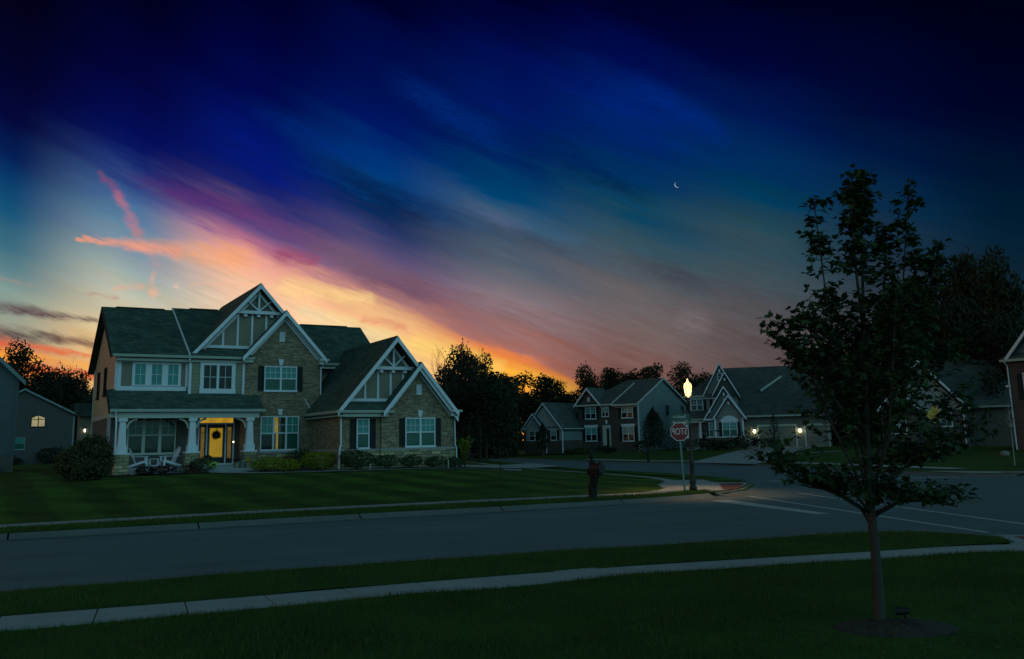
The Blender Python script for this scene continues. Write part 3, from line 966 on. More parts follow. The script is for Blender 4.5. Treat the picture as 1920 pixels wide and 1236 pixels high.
tag(ring, kind='structure')

# ------------------------------------------------------------------ building parts
def front(n):
    return lambda a, d, z: (a, n - d, z)


def leftside(u):
    return lambda a, d, z: (u - d, a, z)


def rightside(u):
    return lambda a, d, z: (u + d, a, z)


def window(par, mp, a0, a1, z0, z1, cols=1, rail=True, grid=(2, 2), full_grid=False, back=(), trim=0.08, m=white, sill=0.05, mull=0.10, d=0.06, grid_m=None):
    f = MB(mp)
    f.box(a0 - trim, a0, 0, d, z0, z1).box(a1, a1 + trim, 0, d, z0, z1)
    f.box(a0 - trim, a1 + trim, 0, d + .01, z1, z1 + trim)
    f.box(a0 - trim - .02, a1 + trim + .02, 0, d + .03, z0 - trim - sill, z0)
    w = (a1 - a0 - mull * (cols - 1)) / cols
    zm = (z0 + z1) / 2
    for i in range(cols):
        c0 = a0 + i * (w + mull)
        if i: f.box(c0 - mull, c0, 0, d + .005, z0, z1)
        if rail: f.box(c0, c0 + w, 0, d - .01, zm - .03, zm + .03)
        gz0 = z0 if (full_grid or not rail) else zm + .03
        for k in range(1, grid[0]):
            x = c0 + w * k / grid[0]
            f.box(x - .012, x + .012, .012, .045, gz0, z1)
        for k in range(1, grid[1]):
            zz = gz0 + (z1 - gz0) * k / grid[1]
            f.box(c0, c0 + w, .014, .043, zz - .012, zz + .012)
    o = f.build('window', m, par)
    MB(mp).box(a0, a1, .028, .034, z0, z1).build('pane', glass, o)
    for (fa0, fa1, fz0, fz1, bm_, nm) in back:
        MB(mp).box(a0 + (a1 - a0) * fa0, a0 + (a1 - a0) * fa1, .002, .008, z0 + (z1 - z0) * fz0, z0 + (z1 - z0) * fz1).build(nm, bm_, o)
    return o


UP_BLIND = [(0, 1, 0.0, 0.5, curtain, 'curtain'), (0, 1, 0.5, 1.0, blind, 'blind')]
DARK = [(0, 1, 0, 1, interior, 'dark_room')]


def shutter(par, mp, a0, a1, z0, z1):
    s = MB(mp)
    s.box(a0, a1, 0, .035, z0, z1)
    s.box(a0, a0 + .05, .035, .05, z0, z1).box(a1 - .05, a1, .035, .05, z0, z1)
    for z in (z0, (z0 + z1) / 2 - .03, z1 - .07): s.box(a0 + .05, a1 - .05, .035, .048, z, z + .07)
    return s.build('shutter', shutter_m, par)


def rake(par, uc, zr, s, hl, hr, n0, w=.28, m=white, t=.05, name='rake_board'):
    b = MB()
    if hl: b.prism([(uc, zr), (uc - hl, zr - s * hl), (uc - hl, zr - s * hl - w), (uc, zr - w)], n0 - t, n0)
    if hr: b.prism([(uc, zr), (uc + hr, zr - s * hr), (uc + hr, zr - s * hr - w), (uc, zr - w)], n0 - t, n0)
    return b.build(name, m, par)


def gable_roof(par, uc, zr, s, hl, hr, n0, n1, m=shingle, t=.20):
    b = MB()
    if hl: b.slab([(uc, n0, zr), (uc - hl, n0, zr - s * hl), (uc - hl, n1, zr - s * hl), (uc, n1, zr)], t)
    if hr: b.slab([(uc, n0, zr - .003), (uc + hr, n0, zr - s * hr), (uc + hr, n1, zr - s * hr), (uc, n1, zr - .003)], t)
    o = b.build('roof', m, par)
    # ridge cap, laid in courses
    c = MB()
    L = n1 - n0
    c.prism([(uc, zr + .045), (uc - .16, zr - .16 * s + .045), (uc - .16, zr - .16 * s + .012), (uc, zr + .012), (uc + .16, zr - .16 * s + .012), (uc + .16, zr - .16 * s + .045)], n0 + .01, n1 - .01)
    c.build('ridge_cap', m, o)
    return o


def gutter(par, u0, u1, n, z, m=gutterm, w=.13, h=.13):
    g = MB()
    g.prism([(n, z), (n + w, z), (n + w, z - h), (n + .04, z - h)], u0, u1, axis='x')
    g.box(u0 - .015, u0, n - .004, n + w, z - h - .005, z + .006).box(u1, u1 + .015, n - .004, n + w, z - h - .005, z + .006)
    return g.build('gutter', m, par)


def half_timber(par, uc, n, zb, za, s, m_wall, spacing, offs):
    """gable triangle of tan panels ruled by white boards, with a king-post truss in its peak"""
    hb = (za - zb) / s
    MB().prism([(uc - hb, zb), (uc + hb, zb), (uc, za)], n, n + .12).build('gable_wall', m_wall, par)
    t = MB()
    t.box(uc - hb + .06, uc + hb - .06, n - .05, n, zb, zb + .15)
    x = uc - hb + offs
    zc = za - 1.42                                # collar beam
    while x < uc + hb - .3:
        top = min(za - s * abs(x - uc) - .1, zc)
        if top > zb + .25: t.box(x - .055, x + .055, n - .04, n - .001, zb + .15, top)
        x += spacing
    hc = (za - zc) / s
    t.box(uc - hc, uc + hc, n - .30, n - .16, zc, zc + .17)
    t.box(uc - .05, uc + .05, n - .27, n - .19, zc + .17, za - .18)
    for sg in (-1, 1):
        t.beam((uc + sg * .04, n - .23, zc + .2), (uc + sg * hc * .52, n - .23, zc + .17 + hc * s * .40), .07, .10, up=(0, 1, 0))
    for k in (-.62, 0, .62):
        t.box(uc + k * hc * .9 - .09, uc + k * hc * .9 + .09, n - .22, n, zc - .15, zc - .02)
    return t.build('timber_trim', white, par)


def keystone(par, mp, a, z0, h=.34):
    k = MB(mp)
    P = [(-.08, 0, 0), (.08, 0, 0), (.14, 0, h), (-.14, 0, h)]
    pts = [(a + p[0], .0, z0 + p[2]) for p in P] + [(a + p[0], .07, z0 + p[2]) for p in P]
    k.add(pts, [(0, 1, 2, 3), (7, 6, 5, 4), (0, 4, 5, 1), (1, 5, 6, 2), (2, 6, 7, 3), (3, 7, 4, 0)])
    return k.build('keystone', white, par)


def louvre(par, mp, a, z0, z1, w=.3):
    v = MB(mp)
    v.box(a - w / 2, a - w / 2 + .04, 0, .05, z0, z1).box(a + w / 2 - .04, a + w / 2, 0, .05, z0, z1)
    v.box(a - w / 2 + .04, a + w / 2 - .04, 0, .05, z1 - .04, z1).box(a - w / 2 + .04, a + w / 2 - .04, 0, .05, z0, z0 + .04)
    v.box(a - w / 2 + .04, a + w / 2 - .04, 0, .01, z0 + .04, z1 - .04)
    n = int((z1 - z0 - .08) / .06)
    for i in range(n):
        z = z0 + .045 + i * .06
        v.add([(a - w / 2 + .04, .012, z + .05), (a + w / 2 - .04, .012, z + .05), (a + w / 2 - .04, .042, z), (a - w / 2 + .04, .042, z)], [(0, 1, 2, 3)])
    return v.build('vent', white, par)


def pipe(par, pts, m=white, r=.045):
    return MB().tube(pts, r, 8).build('downspout', m, par)


# ------------------------------------------------------------------ the main house
def main_house():
    H = thing('suburban_house', 'large brick two storey house with amber lit front door and half timbered gables', 'house', HOUSE_O, HOUSE_RZ)
    b = lambda: MB()
    # --- walls
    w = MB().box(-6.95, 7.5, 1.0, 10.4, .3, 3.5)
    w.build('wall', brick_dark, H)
    u = MB().box(-6.93, 3.4, .352, 10.38, 4.25, 6.42)
    u.prism([(.352, 6.42), (10.38, 6.42), (5.37, 9.22)], -6.93, -6.70, axis='x')
    u.build('upper_wall', tan, H)
    MB().add([(-6.95, .30, 3.62), (-6.95, 10.41, 3.62), (-6.95, 10.41, 6.42), (-6.95, 5.37, 9.28), (-6.95, .30, 6.42), (-6.93, .30, 3.62), (-6.93, 10.41, 3.62), (-6.93, 10.41, 6.42), (-6.93, 5.37, 9.28), (-6.93, .30, 6.42)],
             [(0, 1, 2, 3, 4), (9, 8, 7, 6, 5), (0, 5, 6, 1), (1, 6, 7, 2), (2, 7, 8, 3), (3, 8, 9, 4), (4, 9, 5, 0)]).build('siding_wall', sidingm, H)
    MB().box(-6.99, -6.951, .9, 10.44, 3.38, 3.62).build('band_board', gutterm, H)
    MB().box(-7.0, -6.951, 10.30, 10.46, .3, 6.4).build('corner_board', gutterm, H)
    # two storey brick gable
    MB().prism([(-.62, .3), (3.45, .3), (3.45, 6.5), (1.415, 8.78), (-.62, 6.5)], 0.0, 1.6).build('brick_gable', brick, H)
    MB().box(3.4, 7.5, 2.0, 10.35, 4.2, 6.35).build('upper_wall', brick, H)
    st = MB().box(.12, 3.5, -.06, -.001, .3, 1.42)
    st.build('stone_base', stone, H)
    MB().box(.12, 3.53, -.10, -.001, 1.42, 1.50).build('stone_cap', concrete, H)
    # projecting wing with the second pair of gables
    MB().box(2.95, 9.05, -5.0, 3.2, .3, 3.75).build('wing_wall', brick, H)
    MB().prism([(5.05, .3), (9.14, .3), (9.14, 3.45), (7.09, 5.62), (5.05, 3.45)], -5.16, -5.0).build('brick_gable', brick, H)
    ws = MB().box(2.89, 5.0, -5.06, -5.001, .3, 1.46).box(2.89, 2.949, -5.001, -.06, .3, 1.46).box(5.0, 9.2, -5.22, -5.161, .3, 1.46).box(4.99, 5.049, -5.161, -5.061, .3, 1.46).box(9.141, 9.2, -5.16, 1, .3, 1.46)
    ws.build('stone_base', stone, H)
    wc = MB().box(2.86, 4.97, -5.10, -5.001, 1.46, 1.54).box(2.86, 2.949, -5.001, -.1, 1.46, 1.54).box(4.97, 9.23, -5.26, -5.161, 1.46, 1.54)
    wc.build('stone_cap', concrete, H)
    # --- roofs
    r = MB()
    r.slab([(-7.25, -.18, 6.50), (-3.52, -.18, 6.50), (-3.52, 5.4, 9.60), (-7.25, 5.4, 9.60)], .18)
    r.slab([(-7.25, 5.4, 9.599), (-3.0, 5.4, 9.599), (-3.0, 10.95, 6.42), (-7.25, 10.95, 6.42)], .18)
    r.build('roof', shingle, H)
    r2 = MB()
    r2.slab([(-3.52, -.24, 6.585), (-.66, -.24, 6.585), (-.66, 5.5, 9.74), (-3.52, 5.5, 9.74)], .26)
    r2.slab([(-.66, .6, 7.046), (2.2, .6, 7.046), (2.2, 5.5, 9.738), (-.66, 5.5, 9.738)], .26)
    r2.slab([(-3.3, 5.5, 9.739), (2.2, 5.5, 9.739), (2.2, 10.9, 6.6), (-3.3, 10.9, 6.6)], .18)
    r2.build('roof', shingle, H)
    r3 = MB()
    r3.slab([(1.8, 1.45, 6.42), (7.8, 1.45, 6.42), (7.8, 5.4, 9.10), (1.8, 5.4, 9.10)], .18)
    r3.slab([(1.8, 5.4, 9.099), (7.8, 5.4, 9.099), (7.8, 10.8, 6.4), (1.8, 10.8, 6.4)], .18)
    r3.build('roof', shingle, H)
    for bx in ((-6.55, -4.0, 5.28, 5.52, 9.585, 9.635), (-2.6, -1.0, 5.38, 5.62, 9.725, 9.775), (3.9, 6.9, 5.28, 5.52, 9.085, 9.135)):
        MB().box(*bx).build('ridge_cap', shingle, H)
    MB().prism([(1.45, 6.41), (5.4, 9.09), (10.8, 6.4), (10.8, 6.15), (5.4, 8.82), (1.45, 6.15)], 7.80, 7.84, axis='x').build('rake_board', gutterm, H)
    MB().prism([(1.95, 6.3), (10.35, 6.3), (5.4, 8.9)], 7.3, 7.5, axis='x').build('gable_wall', tan, H)
    # rake boards and soffits at the left gable end, and the step in the roof
    MB().prism([(-.18, 6.49), (5.4, 9.59), (10.95, 6.41), (10.95, 6.17), (5.4, 9.33), (-.18, 6.25)], -7.30, -7.25, axis='x').build('rake_board', blackwood, H)
    MB().prism([(-.26, 6.60), (5.5, 9.76), (5.5, 9.62), (-.26, 6.42)], -3.58, -3.52, axis='x').build('rake_board', white, H)
    # cross gables
    gable_roof(H, .05, 10.50, 1.12, 3.62, 3.62, -.15, 9.4)
    gable_roof(H, 1.415, 9.05, 1.12, 2.30, 2.30, -.42, 5.0)
    gable_roof(H, 5.79, 7.26, 1.20, 3.20, 3.45, -5.5, 3.0)
    gable_roof(H, 7.09, 5.93, 1.20, 2.12, 2.12, -5.62, 0.0)
    rake(H, .05, 10.49, 1.12, 3.62, 3.62, -.15, .26)
    rake(H, .05, 10.12, 1.12, 2.9, 2.9, .33, .20, name='frieze_board')
    rake(H, 1.415, 9.04, 1.12, 2.30, 2.30, -.42, .26)
    rake(H, 1.415, 8.74, 1.12, 2.05, 2.05, -.005, .22, name='frieze_board')
    rake(H, 5.79, 7.25, 1.20, 3.18, 3.45, -5.5, .27)
    rake(H, 5.79, 6.85, 1.20, 2.4, 2.4, -4.78, .20, name='frieze_board')
    rake(H, 7.09, 5.92, 1.20, 2.12, 2.12, -5.62, .27)
    rake(H, 7.09, 5.58, 1.20, 1.85, 1.85, -5.165, .22, name='frieze_board')
    half_timber(H, .05, .40, 6.97, 10.28, 1.12, tan, .76, .38)
    half_timber(H, 5.79, -4.72, 3.93, 6.98, 1.20, tan, .70, .36)
    # pent roofs below the half timbered gables, with their gutters
    MB().slab([(-3.9, -.18, 6.50), (-.3, -.18, 6.50), (-.3, .42, 7.0), (-3.3, .42, 7.0)], .14).build('pent_roof', shingle, H)
    MB().slab([(2.75, -5.5, 3.47), (5.5, -5.5, 3.47), (5.5, -4.7, 3.98), (3.2, -4.7, 3.98)], .14).build('pent_roof', shingle, H)
    gutter(H, -7.18, -.22, -.30, 6.47)
    gutter(H, 2.56, 5.58, -5.62, 3.46)
    MB().box(-6.99, -.45, -.02, .30, 6.16, 6.30).build('frieze_board', gutterm, H)
    MB().box(-.75, -.26, -.20, -.005, 6.20, 6.34).build('eave_return', gutterm, H)
    MB().box(2.92, 5.35, -5.40, -5.02, 3.14, 3.30).build('frieze_board', gutterm, H)
    # gutter down the left slope of the wing
    MB().prism([(2.50, 3.46), (2.62, 3.46), (2.62, 3.33), (2.54, 3.33)], -5.6, -.05).build('gutter', gutterm, H)
    MB().box(2.62, 2.94, -5.4, -.05, 3.16, 3.24).build('soffit', gutterm, H)
    MB().beam((2.62, -.03, 4.30), (2.98, -.03, 3.66), .05, .05).build('flashing', white, H)
    # returns at the feet of the brick gables
    MB().box(3.30, 3.86, -.46, .3, 6.36, 6.47).box(3.32, 3.60, -.36, .3, 6.16, 6.36).build('eave_return', gutterm, H)
    MB().box(8.80, 9.42, -5.66, -4.6, 3.36, 3.47).box(8.82, 9.16, -5.55, -4.6, 3.14, 3.36).build('eave_return', gutterm, H)
    gutter(H, 3.62, 5.5, 1.35, 6.42)
    MB().box(3.62, 7.4, 1.5, 1.98, 6.1, 6.22).build('soffit', gutterm, H)
    # --- upper left bay: triple window between white rails
    t = MB(front(.35)).box(-6.93, -3.56, 0, .06, 4.68, 4.90).box(-6.93, -6.70, 0, .05, 4.90, 6.16).box(-3.62, -3.50, 0, .05, 4.9, 6.16)
    t.box(-6.70, -3.62, 0, .045, 6.10, 6.16)
    t.build('trim_board', white, H)
    window(H, front(.35), -6.05, -3.98, 4.98, 6.02, cols=3, rail=False, grid=(2, 2), mull=.30, trim=.14, sill=-.08, back=[(0, 1, 0, 1, blind, 'blind')])
    # jettied bay with the dark double window
    MB().box(-3.46, -.66, .10, .351, 4.45, 6.42).build('bay_wall', shake, H)
    MB().box(-3.49, -3.36, .055, .36, 4.42, 6.30).build('corner_board', white, H)
    MB().box(-.76, -.63, .055, .36, 4.42, 6.30).build('corner_board', white, H)
    window(H, front(.10), -2.74, -1.32, 4.80, 6.02, cols=2, rail=False, grid=(2, 2), mull=.13, trim=.19, sill=.06, back=DARK)
    # brick gable windows
    window(H, front(0), .44, 2.10, 4.76, 5.98, cols=2, grid=(3, 2), back=UP_BLIND, trim=.06)
    shutter(H, front(0), .06, .36, 4.70, 6.04)
    shutter(H, front(0), 2.18, 2.48, 4.70, 6.04)
    keystone(H, front(0), 1.27, 6.08)
    louvre(H, front(0), 1.30, 7.38, 7.92, .30)
    window(H, front(0), .30, 2.26, 1.62, 3.30, cols=3, grid=(2, 2), trim=.06,
           back=[(0, .30, .45, 1, curtain_pale, 'curtain'), (0, .30, 0, .45, interior, 'dark_room'), (.30, .40, .5, 1, lit_gold, 'lit_room'), (.40, .46, 0, 1, lit_gold, 'lit_room'), (.30, .40, 0, .5, reflectroom, 'dark_room'), (.46, .68, 0, 1, reflectroom, 'dark_room'), (.68, 1, .5, 1, curtain_pale, 'curtain'), (.68, 1, 0, .5, curtain, 'curtain')])
    keystone(H, front(0), 1.28, 3.40)
    # wing windows
    window(H, front(-5.0), 3.82, 4.38, 1.62, 3.0, cols=1, grid=(2, 2), back=UP_BLIND, trim=.06)
    shutter(H, front(-5.0), 3.42, 3.74, 1.58, 3.04)
    shutter(H, front(-5.0), 4.46, 4.78, 1.58, 3.04)
    window(H, front(-5.16), 6.40, 7.98, 1.66, 3.02, cols=2, grid=(3, 2), back=UP_BLIND, trim=.06)
    shutter(H, front(-5.16), 6.02, 6.32, 1.62, 3.06)
    shutter(H, front(-5.16), 8.06, 8.36, 1.62, 3.06)
    keystone(H, front(-5.16), 7.18, 3.12)
    louvre(H, front(-5.16), 7.12, 4.26, 4.80, .28)
    MB(front(-5.16)).box(8.42, 8.76, 0, .03, 2.18, 2.32).build('address_plaque', pot_tan, H)
    # side windows
    for n0 in (4.2, 7.5): window(H, leftside(-6.95), n0, n0 + .8, 4.72, 6.05, back=DARK, m=blackwood)
    window(H, leftside(-6.95), 1.5, 2.2, 2.2, 3.3, back=[(0, 1, 0, 1, blind, 'blind')], trim=.05)
    # --- porch
    MB().slab([(-7.30, -1.25, 3.70), (.10, -1.25, 3.70), (.10, .40, 4.74), (-7.30, .40, 4.74)], .16).build('porch_roof', shingle, H)
    MB().prism([(-1.27, 3.70), (.38, 4.74), (.38, 4.5), (-1.27, 3.48)], -7.35, -7.30, axis='x').build('rake_board', blackwood, H)
    gutter(H, -7.28, .14, -1.38, 3.69)
    MB().box(-6.92, -.10, -1.10, -.72, 3.26, 3.52).build('porch_beam', gutterm, H)
    MB().box(-7.2, .05, -1.2, 1.0, 3.52, 3.56).build('porch_ceiling', gutterm, H)
    MB().box(-7.3, -6.92, -1.0, -.75, 3.30, 3.52).build('beam_end', gutterm, H)
    MB().box(-6.75, -.05, -1.15, 1.0, .3, .86).build('porch_floor', porch_conc, H)
    s = MB().box(-2.72, -.35, -1.60, -1.15, .3, .72).box(-2.66, -.5, -2.0, -1.60, .3, .60)
    s.build('step', porch_conc, H)
    for uc in (-6.66, -3.40, -.55):
        MB().box(uc - .32, uc + .32, -1.22, -.60, .3, 1.52).build('pier', stone, H)
        c = MB()
        c.box(uc - .35, uc + .35, -1.25, -.57, 1.52, 1.60)
        c.box(uc - .235, uc + .235, -1.145, -.675, 1.60, 1.92)
        P = [(uc + sx * q, -.91 + sy * q, z) for q, z in ((.185, 1.92), (.135, 3.10)) for sx, sy in ((-1, -1), (1, -1), (1, 1), (-1, 1))]
        c.add(P, [(0, 1, 2, 3), (7, 6, 5, 4), (0, 4, 5, 1), (1, 5, 6, 2), (2, 6, 7, 3), (3, 7, 4, 0)])
        c.box(uc - .20, uc + .20, -1.11, -.71, 3.10, 3.26)
        c.build('column', white, H)
    for uc, sg in ((-6.66, 1), (-3.40, -1), (-3.40, 1), (-.55, -1)):
        pts = []
        for k in range(9):
            a = PI / 2 * k / 8
            pts.append((uc + sg * (.20 + .46 * (1 - math.cos(a))), -.91, 3.22 - .46 * (1 - math.sin(a)) - .01))
        MB().tube(pts, .055, 6).build('bracket', gutterm, H)
    # porch window and front door
    window(H, front(1.0), -6.12, -3.92, 1.58, 3.34, cols=3, grid=(2, 2), mull=.16, trim=.07, m=gutterm,
           back=[(0, 1, 0, .5, reflectroom, 'dark_room'), (0, 1, .5, 1, curtain, 'curtain')])
    D = front(1.0)
    fr = MB(D).box(-2.76, -2.68, 0, .08, .86, 3.42).box(-.96, -.88, 0, .08, .86, 3.42).box(-2.68, -.96, 0, .08, 2.98, 3.06).box(-2.68, -.96, 0, .08, 3.38, 3.42)
    fr.box(-2.34, -2.27, 0, .08, .95, 2.98).box(-1.37, -1.30, 0, .08, .95, 2.98).box(-2.68, -.96, 0, .10, .86, .95)
    dfr = fr.build('door_frame', white, H)
    MB(D).box(-2.68, -.96, .004, .02, 3.06, 3.38).build('transom', amber_top, H)
    for a0 in (-2.68, -1.30):
        sl = MB(D).box(a0, a0 + .34, .004, .03, .95, 1.20).box(a0, a0 + .34, .004, .03, 2.84, 2.98).box(a0, a0 + .07, .004, .03, 1.20, 2.84).box(a0 + .27, a0 + .34, .004, .03, 1.20, 2.84)
        sl.build('sidelight', door_black, H)
        MB(D).box(a0 + .07, a0 + .27, .006, .02, 1.20, 2.84).build('sidelight_pane', amber_dim, H)
    dr = MB(D).box(-2.27, -2.19, .004, .05, .95, 2.98).box(-1.45, -1.37, .004, .05, .95, 2.98).box(-2.19, -1.45, .004, .05, .95, 1.24).box(-2.19, -1.45, .004, .05, 2.82, 2.98)
    do = dr.build('front_door', door_black, H)
    MB(D).box(-2.15, -1.49, .006, .03, 1.28, 2.78).build('door_glass', amber, do)
    MB(D).box(-2.19, -2.15, .01, .056, 1.24, 2.82).box(-1.49, -1.45, .01, .056, 1.24, 2.82).box(-2.15, -1.49, .01, .056, 1.24, 1.28).box(-2.15, -1.49, .01, .056, 2.78, 2.82).build('glass_bead', tan, do)
    MB(D).tube([(-2.23, .05, 1.92), (-2.23, .10, 1.92), (-2.23, .10, 1.72), (-2.23, .05, 1.72)], .012, 6).build('handle', galv, do)
    MB(D).box(-.93, -.91, .08, .095, 2.02, 2.07).build('doorbell', bulb_warm, H)
    # --- downspouts
    pipe(H, [(-7.02, -1.30, 3.55), (-7.0, -1.2, 3.35), (-6.98, -1.28, 2.9), (-6.98, -1.28, 1.65), (-7.12, -1.28, 1.50), (-7.25, -1.28, 1.42), (-7.27, -1.28, .6)])
    pipe(H, [(2.64, -5.56, 3.34), (2.72, -5.4, 3.18), (2.90, -5.14, 3.06), (2.92, -5.12, 1.75), (2.84, -5.17, 1.6), (2.82, -5.17, .5)])
    pipe(H, [(9.30, -5.6, 3.36), (9.25, -5.45, 3.2), (9.17, -5.22, 3.1), (9.17, -5.25, 1.65), (9.22, -5.3, 1.5), (9.23, -5.3, .5)], r=.035)
    pipe(H, [(3.72, -.3, 6.3), (3.60, -.1, 6.12), (3.50, -.05, 5.95), (3.50, -.05, 4.55), (3.62, -.12, 4.42)], r=.04)
    pipe(H, [(-6.90, -.25, 6.40), (-6.97, .22, 6.1), (-6.97, .24, 4.75)], r=.04)
    # hanging bar on the brick above the porch roof
    MB(front(0)).box(-.55, -.02, 0, .05, 4.36, 4.44).build('flashing', blackwood, H)
    # --- rear wing seen past the left corner, with its lit lantern
    MB().box(-7.62, -6.97, 10.8, 11.9, .3, 3.75).build('rear_wall', tan, H)
    MB().slab([(-7.85, 10.4, 3.9), (-6.9, 10.4, 3.9), (-6.9, 12.2, 4.6), (-7.85, 12.2, 4.6)], .16).build('rear_roof', shingle, H)
    ln = MB().box(-7.36, -7.24, 10.66, 10.8, 3.02, 3.10)
    lo = ln.build('wall_lantern', black, H)
    MB().lathe([(.02, 0), (.042, .04), (.046, .14), (.02, .19)], 10, (-7.3, 10.70, 2.83)).build('lamp_globe', bulb_white, lo)
    return H


HOUSE = main_house()

# ------------------------------------------------------------------ the neighbours
def brick_neighbour():
    H = thing('brick_house', 'red brown brick house with blue grey end wall and low pale garage gables', 'house', (13.41, 100, 0), R(-38))
    MB().box(-7.75, -.02, 0, 11.3, .3, 5.6).build('wall', brick_red, H)
    MB().prism([(-.02, .3), (11.35, .3), (11.35, 5.65), (5.65, 8.45), (-.02, 5.65)], -.02, .10, axis='x').build('side_wall', blue_siding, H)
    MB().box(.10, .14, -.06, .12, .3, 5.6).build('corner_board', white, H)
    r = MB()
    r.slab([(-7.95, -.45, 5.68), (.32, -.45, 5.68), (.32, 5.65, 8.62), (-4.4, 5.65, 8.62)], .2)
    r.slab([(-4.4, 5.65, 8.61), (.32, 5.65, 8.61), (.32, 11.8, 5.66), (-7.95, 11.8, 5.66)], .2)
    r.slab([(-7.95, -.45, 5.67), (-4.4, 5.65, 8.61), (-7.95, 11.8, 5.66)], .2)
    r.build('roof', shingle_far, H)
    MB().prism([(-.45, 5.69), (5.65, 8.64), (11.8, 5.67), (11.8, 5.45), (5.65, 8.40), (-.45, 5.46)], .32, .38, axis='x').build('rake_board', gutterm, H)
    MB().prism([(-.5, 5.76), (4.6, 8.22), (4.6, 8.02), (-.5, 5.50)], -2.98, -2.88, axis='x').build('rake_board', gutterm, H)
    MB().box(-7.9, -3.0, -.56, -.44, 5.52, 5.68).box(-3.0, .3, -.56, -.44, 5.40, 5.58).box(-2.9, .1, -.1, -.001, 5.22, 5.42).build('gutter', gutterm, H)
    MB().prism([(-7.85, 5.5), (-4.6, 5.5), (-6.25, 7.25)], -.12, .3).build('gable_wall', brick_red, H)
    gable_roof(H, -6.25, 7.62, 1.1, 1.85, 1.85, -.45, 3.2, shingle_far)
    rake(H, -6.25, 7.62, 1.1, 1.85, 1.85, -.45, .24)
    louvre(H, front(-.12), -6.2, 6.05, 6.55, .28)
    bl = [(0, 1, .5, 1, blind, 'blind'), (0, 1, 0, .5, interior, 'dark_room')]
    for a0, a1, z0, z1, cap in ((-6.73, -5.40, 4.15, 5.25, 1), (-6.76, -5.36, 1.68, 3.05, 1), (-4.5, -3.72, 4.36, 5.20, 1), (-1.92, -.58, 4.12, 5.22, 0), (-1.88, -.55, 1.6, 3.05, 1)):
        o = window(H, front(0), a0, a1, z0, z1, cols=2 if a1 - a0 > 1 else 2, grid=(2, 2), back=bl, mull=.08, trim=.07)
        if cap: MB(front(0)).prism([(a0 - .15, z1 + .09), (a1 + .15, z1 + .09), (a1 + .22, z1 + .36), (a0 - .22, z1 + .36)], .01, .09, axis='y').build('lintel', white, H)
        if a1 - a0 > 1:
            shutter(H, front(0), a0 - .5, a0 - .12, z0 - .05, z1 + .06)
            shutter(H, front(0), a1 + .12, a1 + .5, z0 - .05, z1 + .06)
    MB(front(0)).box(-4.5, -3.5, .0, .1, .85, 3.35).build('door_surround', gutterm, H)
    MB(front(0)).box(-3.95, -3.62, .1, .14, .9, 3.0).build('front_door', door_black, H)
    keystone(H, front(0), -4.0, 3.5, .4)
    for n0 in (6.2, 9.9): window(H, rightside(.10), n0, n0 + .75, 4.3, 5.5, back=DARK, m=blue_siding)
    # the garage wing
    MB().box(-12.1, -7.3, -3.8, 2, .3, 3.2).build('garage_wall', blue_siding, H)
    MB().box(-12.15, -9.45, -4.2, -3.801, .3, 3.3).build('porch_wall', pale_vertical, H)
    MB().box(-9.45, -7.25, -4.0, -3.801, .3, 3.2).build('garage_front', pale_vertical, H)
    MB().box(-12.2, -9.4, -4.26, -4.201, .3, 1.78).box(-9.4, -7.2, -4.06, -4.001, .3, 1.78).box(-7.299, -7.24, -4, -.05, .3, 1.78).build('brick_base', brick_red, H)
    MB().prism([(-12.1, 3.3), (-7.3, 3.3), (-9.7, 5.7)], -4.0, -3.8).build('gable_wall', pale_vertical, H)
    MB().prism([(-12.1, 3.3), (-9.6, 3.3), (-10.95, 4.6)], -4.2, -4.02).build('gable_wall', pale_vertical, H)
    gable_roof(H, -9.7, 6.0, 1.13, 2.6, 2.6, -4.3, 2.5, shingle_far)
    rake(H, -9.7, 6.0, 1.13, 2.6, 2.6, -4.3, .2)
    gable_roof(H, -10.95, 4.86, 1.13, 1.6, 1.6, -4.6, -2, shingle_far)
    rake(H, -10.95, 4.86, 1.13, 1.6, 1.6, -4.6, .2)
    gutter(H, -12.7, -12.2, -4.6, 3.2)
    MB().prism([(-7.08, 3.1), (-6.98, 3.1), (-6.98, 3.0), (-7.05, 3.0)], -4.2, -.1).build('gutter', gutterm, H)
    window(H, front(-4.0), -8.8, -8.1, 1.86, 2.85, cols=1, back=bl, trim=.06)
    shutter(H, front(-4.0), -9.2, -8.9, 1.84, 2.9)
    shutter(H, front(-4.0), -8.0, -7.7, 1.84, 2.9)
    window(H, front(-4.2), -11.6, -10.2, 1.86, 2.85, cols=2, back=DARK, trim=.06)
    pipe(H, [(-7.22, -4.05, 3.0), (-7.22, -4.08, .4)], r=.06)
    pipe(H, [(-9.42, -4.10, 3.0), (-9.42, -4.10, .4)], r=.06)
    return H


